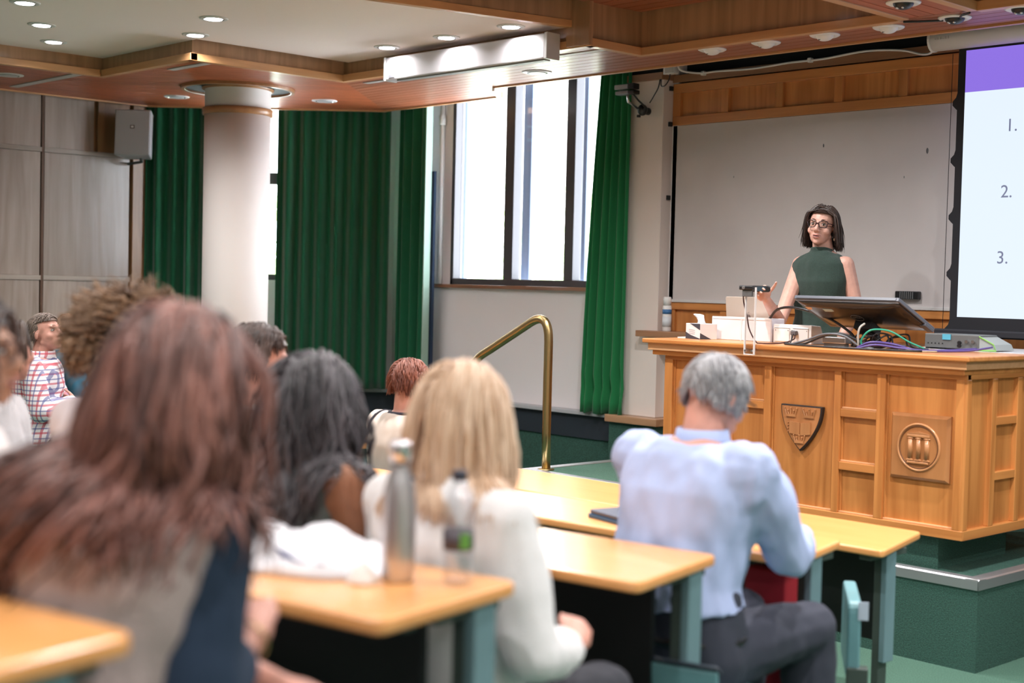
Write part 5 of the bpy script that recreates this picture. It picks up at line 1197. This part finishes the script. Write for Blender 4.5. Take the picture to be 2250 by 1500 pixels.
# ---------------------------------------------------------------- woman with long black wavy hair
def black_hair():
    P = Person((-2.825, 1.97, .25), (-.1, 1), .97, False, .98, head_pitch=-6, over=dict(head=(.015, .045, 1.185), neck=(0, .02, 1.065), elR=(.215, .03, .78), wrR=(.16, .27, .745)))
    body = full_body(P, 'person', SK_BROWN, .009, {'R': dict(tip=P.M @ V((.1, .4, .75)), normal=(0, 0, -1), curl=20)})
    tag(body, 'woman with long wavy black hair and bare arms in the third row', 'person')
    b = MB(); P.torso(b, .014, .04, .78, delt=False); fuse('sleeveless_top', b, .0105, mat('grey_green_top', (.10, .115, .105), .85, bump=.3, bscale=250), body, 6, (.006, 14, 9, 4))
    trousers(P, body, mat('black_jeans', (.015, .015, .018), .85)); shoes(P, body, BLACKPL)
    hair(P, 'hair', hair_mat('black_hair', (.007, .005, .008), (.10, .088, .10), .40), body, 1000, .62, 15, rad=.0048, wave=.012, wfreq=40, face_ang=.45, hairline=.6, out=.024, lenvar=.3, nape=-.45, back=-.35, steps=26, spread=.6, zcut=-.32, drift=-.25, colliders=shoulders_col(P, .06, .022))
    seat(-2.81, 1.93, .25, .1, 'teal seat under the woman with black hair')
black_hair()

# ---------------------------------------------------------------- auburn woman in the foreground
def auburn():
    P = Person((-1.94, 1.03, .375), (-.12, 1), .975, False, .95, head_yaw=6, head_pitch=-5, over=dict(head=(.07, .07, 1.19), neck=(.035, .02, 1.07), chest=(.015, 0, .92)),
               wover=dict(shR=(-1.80, 1.10, 1.335), elR=(-1.765, 1.075, 1.10), wrR=(-1.86, 1.235, 1.155), elL=(-2.10, 1.20, 1.10), wrL=(-1.905, 1.30, 1.045)))
    body = full_body(P, 'person', SK_PINK, .0085, {'R': dict(tip=(-1.985, 1.305, 1.19), normal=(.1, .2, -1), curl=22), 'L': dict(tip=(-1.80, 1.33, 1.03), normal=(0, .2, -1), curl=25)})
    tag(body, 'woman with very long auburn hair in the near left foreground', 'person')
    b = MB(); 
    for S in 'RL': P.arm(b, S, .026, .70, r=(.05, .046, .04, .036, .03))
    fuse('sleeves', b, .0095, mat('navy_knit', (.012, .028, .06), .85, bump=.3, bscale=220), body, 5, (.006, 10, 8, 6))
    b = MB(); P.torso(b, .034, .02, .93, hem=1.12, delt=False)
    for S in 'RL': b.caps(P.J['chest']*.3+P.J['neck']*.7, P.J['sh'+S]*.70+P.J['neck']*.30+V((0, 0, .006)), .078, .070)
    fuse('waistcoat', b, .0095, mat('pinkish_grey_knit', (.50, .39, .38), .9, bump=.5, bscale=120, sheen=.2), body, 5, (.008, 12, 8, 2))
    trousers(P, body, mat('lavender_grey_trousers', (.30, .28, .34), .85)); shoes(P, body, WHITEP)
    w_ = P.J['elR']*.2+P.J['wrR']*.8; d = (P.J['wrR']-P.J['elR']).normalized(); u = d.orthogonal().normalized(); v_ = d.cross(u)
    MB().tube([w_+(u*math.cos(2*math.pi*k/24)+v_*math.sin(2*math.pi*k/24))*.032 for k in range(24)], .003, 6, close=True).build('bracelet', mat('gold_bracelet', (.6, .42, .2), .25, 1), body, True)
    hair(P, 'hair', hair_mat('auburn_hair', (.022, .007, .007), (.42, .18, .14), .42), body, 1200, .66, 31, rad=.0046, wave=.022, wfreq=24, part=.1, clump=.045, face_ang=.45, hairline=.6, out=.022, lenvar=.4, nape=-.45, back=-.45, steps=28, spread=.45, zcut=-.36, zcut_r=-.19, dark=1.7, drift=-.6, colliders=shoulders_col(P, .05, .046))  # dark skews lock tones darker, painting self-shadow into the hair colour
auburn()

# ---------------------------------------------------------------- the others in the audience
def listener(base, face_, scale, hm, hargs, skin_, shirt, label, male=False, voxel=.010, sleeve=.95, over=None, tr=(.03, .03, .04), wr=(.006, 14, 8, 3), yaw=0, pitch=0, build=1.0, hands=None, fc=None, e=.022, seat_lab=None, wover=None, roll=0):
    P = Person(base, face_, scale, False, build, head_yaw=yaw, head_pitch=pitch, head_roll=roll, over=over, wover=wover)
    body = full_body(P, 'person', skin_, voxel, hands, male); tag(body, label, 'person')
    o = top(P, body, shirt, e, sleeve, .010, wr)
    trousers(P, body, mat('trousers_cloth', tr, .85)); shoes(P, body, BLACKPL)
    hair(P, 'hair', hm, body, **hargs)
    if fc: face(P, body, fc)
    if seat_lab: 
        a = math.atan2(-face_[0], face_[1]); seat(base[0]-.04*face_[0], base[1]-.04*face_[1], base[2], a, seat_lab)
    return P, body
# short auburn hair, cream top with dark edging
P, body = listener((-5.22, 4.25, 0), (.05, 1), 1.0, hair_mat('copper_crop', (.12, .035, .022), (.34, .12, .075), .45), dict(n=1600, length=.055, seed=41, rad=.0028, wave=.003, wfreq=70, face_ang=.5, hairline=.6, out=.012, steps=7, nape=-.45, back=-.3, lift=.2),
                   SK_PINK, mat('cream_jersey', (.70, .60, .53), .85), 'short-haired auburn person in a cream top with dark edging', sleeve=0, voxel=.008, pitch=-6, seat_lab='teal seat under the person in the cream top', e=.020)
k = P.sc; J = P.J
for S in 'RL':
    c = J['neck']*.30+J['sh'+S]*.70; MB().tube([c+P.r*(.02 if S == 'R' else -.02)+P.f*math.cos(2*math.pi*j/20)*.10+V((0, 0, -.05+math.sin(2*math.pi*j/20)*.095)) for j in range(20)], .006, 6, close=True).build('dark_edging', mat('edging_navy', (.02, .018, .03), .7), body)
MB().tube([J['neck']+P.r*math.cos(2*math.pi*j/24)*.078+P.f*math.sin(2*math.pi*j/24)*.078-V((0, 0, .005)) for j in range(24)], .010, 6, close=True).build('collar_band', mat('collar_navy', (.03, .03, .05), .7), body)
# checked shirt man
def check_mat():
    m = bpy.data.materials.new('red_blue_check'); t, N, L, b = nt(m); tc = N.new('ShaderNodeTexCoord'); sp_ = N.new('ShaderNodeSeparateXYZ'); L.new(tc.outputs['Object'], sp_.inputs[0])
    ad = N.new('ShaderNodeMath'); ad.operation = 'ADD'; mulx = N.new('ShaderNodeMath'); mulx.operation = 'MULTIPLY'; mulx.inputs[1].default_value = .55; L.new(sp_.outputs[1], mulx.inputs[0]); L.new(sp_.outputs[0], ad.inputs[0]); L.new(mulx.outputs[0], ad.inputs[1])
    col = None; prev = (.78, .72, .74, 1)
    def stripe(src, per, off, wd):
        a = N.new('ShaderNodeMath'); a.operation = 'ADD'; a.inputs[1].default_value = 50+off; L.new(src, a.inputs[0])
        md = N.new('ShaderNodeMath'); md.operation = 'MODULO'; md.inputs[1].default_value = per; L.new(a.outputs[0], md.inputs[0])
        ls = N.new('ShaderNodeMath'); ls.operation = 'LESS_THAN'; ls.inputs[1].default_value = wd; L.new(md.outputs[0], ls.inputs[0]); return ls.outputs[0]
    cur = None
    for src, off, wd, c, f in ((ad.outputs[0], 0, .012, (.50, .05, .08), .75), (sp_.outputs[2], 0, .012, (.50, .05, .08), .75), (ad.outputs[0], .030, .008, (.06, .08, .26), .7), (sp_.outputs[2], .030, .008, (.06, .08, .26), .7)):
        mx = N.new('ShaderNodeMix'); mx.data_type = 'RGBA'; sm = N.new('ShaderNodeMath'); sm.operation = 'MULTIPLY'; sm.inputs[1].default_value = f; L.new(stripe(src, .058, off, wd), sm.inputs[0]); L.new(sm.outputs[0], mx.inputs[0])
        mx.inputs[7].default_value = (*c, 1)
        if cur is None: mx.inputs[6].default_value = prev
        else: L.new(cur, mx.inputs[6])
        cur = mx.outputs[2]
    L.new(cur, b.inputs['Base Color']); b.inputs['Roughness'].default_value = .8; return m
P, body = listener((-8.17, 3.82, .125), (.62, .78), 1.0, hair_mat('greying_brown', (.07, .045, .035), (.26, .19, .15), .5), dict(n=1600, length=.05, seed=51, rad=.0026, wave=.002, wfreq=60, face_ang=.22, hairline=.62, out=.011, steps=6, nape=-.45, back=-.4, lift=.25),
                   SK_PINK, check_mat(), 'man in a red and blue checked shirt looking up, arms folded', True, .0065, over=dict(elR=(.26, .08, .76), wrR=(.0, .22, .80), elL=(-.26, .08, .77), wrL=(.02, .25, .76)), pitch=14, yaw=-26, hands={'R': dict(tip=(-8.33, 3.98, .95), normal=(0, -1, 0), curl=25)}, fc=mat('brow_grey_brown', (.06, .04, .03), .6), build=1.08, wr=(.008, 12, 8, 9))
nk = P.J['neck']; m = MB(); m.rings([[nk+V((0, 0, h))+P.r*math.cos(2*math.pi*q/24)*rr+P.f*math.sin(2*math.pi*q/24)*rr for q in range(24)] for h, rr in ((-.035, .095), (.0, .082), (.025, .080), (.02, .075), (-.02, .075))]); m.build('collar', check_mat(), body, True)
# person in teal behind him
listener((-8.74, 4.28, .125), (.25, .97), .985, hair_mat('light_brown', (.12, .06, .035), (.36, .20, .11), .5), dict(n=450, length=.10, seed=61, rad=.005, wave=.005, wfreq=60, face_ang=.4, hairline=.6, out=.014, steps=8, nape=-.5), SK_PINK, mat('teal_shirt', (.03, .13, .20), .8), 'person in a teal top half hidden behind the checked shirt', voxel=.010, pitch=4)
# dark-brown short hair, turned to the right
listener((-4.23, 2.74, .125), (.25, 1), 1.06, hair_mat('dark_brown_short', (.022, .012, .010), (.12, .07, .055), .42), dict(n=1500, length=.07, seed=71, rad=.0030, wave=.002, wfreq=50, face_ang=.45, hairline=.62, out=.014, steps=8, nape=-.4, back=-.35, lift=.1), SK_PINK, mat('oatmeal_shirt', (.62, .55, .52), .85), 'dark-haired young man with a visible ear, before the column', True, .009, pitch=-8, yaw=-20)
# curly hair
listener((-3.46, 1.83, .25), (-.05, 1), 1.03, hair_mat('curly_light_brown', (.06, .028, .016), (.36, .215, .125), .5), dict(n=1500, length=.085, seed=81, rad=.0042, wave=.010, wfreq=150, face_ang=.5, hairline=.55, out=.012, steps=12, nape=-.62, curl=.42, drop=.6, lift=.4), SK_PINK, mat('pale_pink_shirt', (.66, .55, .56), .85), 'person with a mop of curly light brown hair', True, .009, sleeve=.9)
# woman at the left edge in profile with glasses
P, body = listener((-2.80, 1.115, .375), (.45, .9), .96, hair_mat('dark_grey_brown', (.014, .010, .010), (.12, .09, .085), .45), dict(n=1000, length=.22, seed=91, rad=.0042, wave=.004, wfreq=24, face_ang=.33, hairline=.55, out=.022, lenvar=.15, steps=12, nape=-.5, back=-.5, colliders=[]), SK_TAN, mat('white_blouse', (.80, .77, .78), .85), 'woman in profile with glasses and a white top at the left edge', voxel=.008, fc=mat('brow_dark', (.02, .014, .012), .6), yaw=-14, seat_lab='teal seat at the left edge under the woman in white')
spectacles(P, body, mat('brown_frame', (.08, .03, .02), .3))
# person in a pale grey sweater beyond her
listener((-4.62, 1.98, .25), (.3, .95), .98, hair_mat('brown_hair', (.03, .018, .014), (.14, .085, .06), .45), dict(n=420, length=.16, seed=95, rad=.0065, wave=.004, wfreq=30, face_ang=.4, hairline=.6, out=.018, steps=10, nape=-.5), SK_PINK, mat('pale_grey_sweater', (.56, .54, .56), .9, bump=.3, bscale=150), 'person in a pale grey sweater beyond the woman in white', voxel=.011, e=.028)

# ================================================================== THINGS ON THE TABLES
def lathe_thing(name, loc, label, cat, parts, group=None):
    t = empty(name, loc, label, cat, group); M = Matrix.Translation(loc)
    for n, prof, m in parts: MB().lathe(prof, 32, M).build(n, m, t, True)
    return t
lathe_thing('steel_bottle', (-2.135, 1.735, 1.1205), 'tall brushed steel drinking bottle on the fourth table', 'bottle',
            [('body', [(.029, 0), (.0325, .004), (.0335, .05), (.0335, .145), (.030, .178), (.022, .208), (.018, .224), (.018, .234)], mat('bottle_steel', (.60, .58, .60), .30, .9)), ('cap', [(.0215, .232), (.0218, .264), (.0205, .272), (.005, .273)], mat('cap_steel', (.74, .73, .76), .22, .9)), ('neck_ring', [(.0195, .227), (.0205, .230), (.0195, .233)], GREYPL)])
CLEARP = glass_mat('clear_plastic', (.93, .93, .95), .22, .12)
pb = lathe_thing('plastic_bottle', (-2.05, 1.815, 1.1205), 'clear plastic water bottle with a dark and green label', 'bottle',
                 [('body', [(.024, 0), (.029, .006), (.030, .06), (.0285, .09), (.030, .12), (.029, .15), (.021, .178), (.0125, .193), (.0125, .200)], CLEARP), ('cap', [(.0145, .199), (.0147, .216), (.013, .219), (.004, .2195)], mat('cap_navy', (.03, .035, .06), .4)), ('label', [(.0306, .066), (.0306, .104)], mat('label_charcoal', (.07, .055, .07), .5))])
m = MB(); 
a0 = math.atan2(-1.815, 2.05)
m.rings([[V((-2.05+.0312*math.cos(a), 1.815+.0312*math.sin(a), 1.1205+z)) for z in (.070, .100)] + [V((-2.05+.0308*math.cos(a), 1.815+.0308*math.sin(a), 1.1205+z)) for z in (.100, .070)] for a in [a0+.1+.09*k for k in range(9)]]); m.build('label_patch', mat('label_green', (.12, .30, .05), .5), pb)
# heap of white cloth
def heap(name, c, rx, ry, h, m, label, cat, seed, ang=0, parts=()):
    nu, nv = 44, 18; V_ = []; Rm = Matrix.Rotation(ang, 3, 'Z')
    for j in range(nv+1):
        f = j/nv
        for i in range(nu):
            a = 2*math.pi*i/nu; r = (1-f)*(1+.22*noise.noise(V((math.cos(a)*1.6, math.sin(a)*1.6, seed)))); x, y = math.cos(a)*r*rx, math.sin(a)*r*ry
            z = h*max(0, (1-(1-f)**2.2))*(.62+.75*noise.noise(V((x*9+seed, y*11, seed))))+.018*abs(noise.noise(V((x*26, y*30, seed+4))))*(1 if f > .02 else 0)
            p = Rm @ V((x, y, 0)); V_.append(V((c[0]+p.x, c[1]+p.y, c[2]+max(.001, z+.004*f))))
    F_ = [(j*nu+i, j*nu+(i+1) % nu, (j+1)*nu+(i+1) % nu, (j+1)*nu+i) for j in range(nv) for i in range(nu)] + [tuple(range(nu))[::-1]]
    return tag(MB().add(V_, F_).build(name, m, None, True), label, cat)
WC_ = mat('white_cotton', (.80, .79, .84), .85)
t = heap('folded_jacket', (-2.38, 1.68, 1.1205), .24, .12, .10, WC_, 'crumpled white jacket with navy lining on the fourth table', 'jacket', 3, .55)
lo = MB(); lo.rings([[V((-2.40+.16*u, 1.575+.05*u+.012*math.sin(7*u), 1.125+.030*math.sin(math.pi*min(1, max(0, u)))*(.5+.5*math.cos(3*u))+dz)) for dz in (0, .022)] + [V((-2.40+.16*u, 1.60+.05*u, 1.125+dz)) for dz in (.022, 0)] for u in [k/10 for k in range(11)]]); attach(lo.build('lining', mat('navy_lining_cloth', (.06, .065, .16), .85), None, True), t)
heap('crumpled_tissue', (-2.165, 1.672, 1.1205), .035, .03, .045, mat('tissue_cream', (.74, .68, .64), .9), 'crumpled cream tissue at the foot of the steel bottle', 'tissue', 8)
# blue laptop on the second table
lb = empty('closed_laptop', (-3.30, 3.78, .8705), 'closed blue laptop lying beside the man in the blue shirt', 'laptop')
Mb_ = Matrix.Translation((-3.33, 3.79, .871)) @ Matrix.Rotation(math.radians(-12), 4, 'Z')
MB().prism(round_poly([(-.15, -.11), (.15, -.11), (.15, .11), (-.15, .11)], .015), 0, .014, Mb_).build('base', mat('laptop_blue', (.03, .10, .20), .4), lb, bevel=.003)
MB().prism(round_poly([(-.145, -.105), (.15, -.11), (.15, .11), (-.145, .105)], .015), .016, .028, Mb_).build('lid', mat('laptop_slate', (.09, .10, .14), .4), lb, bevel=.003)
# red and black backpack in the footwell beyond the man
bp_ = empty('backpack', (-2.74, 3.95, .125), 'red and black backpack standing under the second table', 'backpack')
b = MB(); b.ell((-2.80, 3.90, .47), (.15, .12, .33)); b.box((-2.93, 3.80, .13), (-2.67, 4.0, .6)); fuse('pack', b, .014, mat('pack_black', (.015, .015, .02), .7), bp_, 8)
b = MB(); b.box((-2.83, 3.755, .36), (-2.66, 3.83, .80)); fuse('front_pocket', b, .012, mat('pack_red', (.34, .008, .02), .75), bp_, 4)
MB().tube(smooth_path([(-2.80, 3.83, .78), (-2.76, 3.80, .83), (-2.70, 3.82, .80)]), .012, 8).build('handle', BLACKPL, bp_, True)
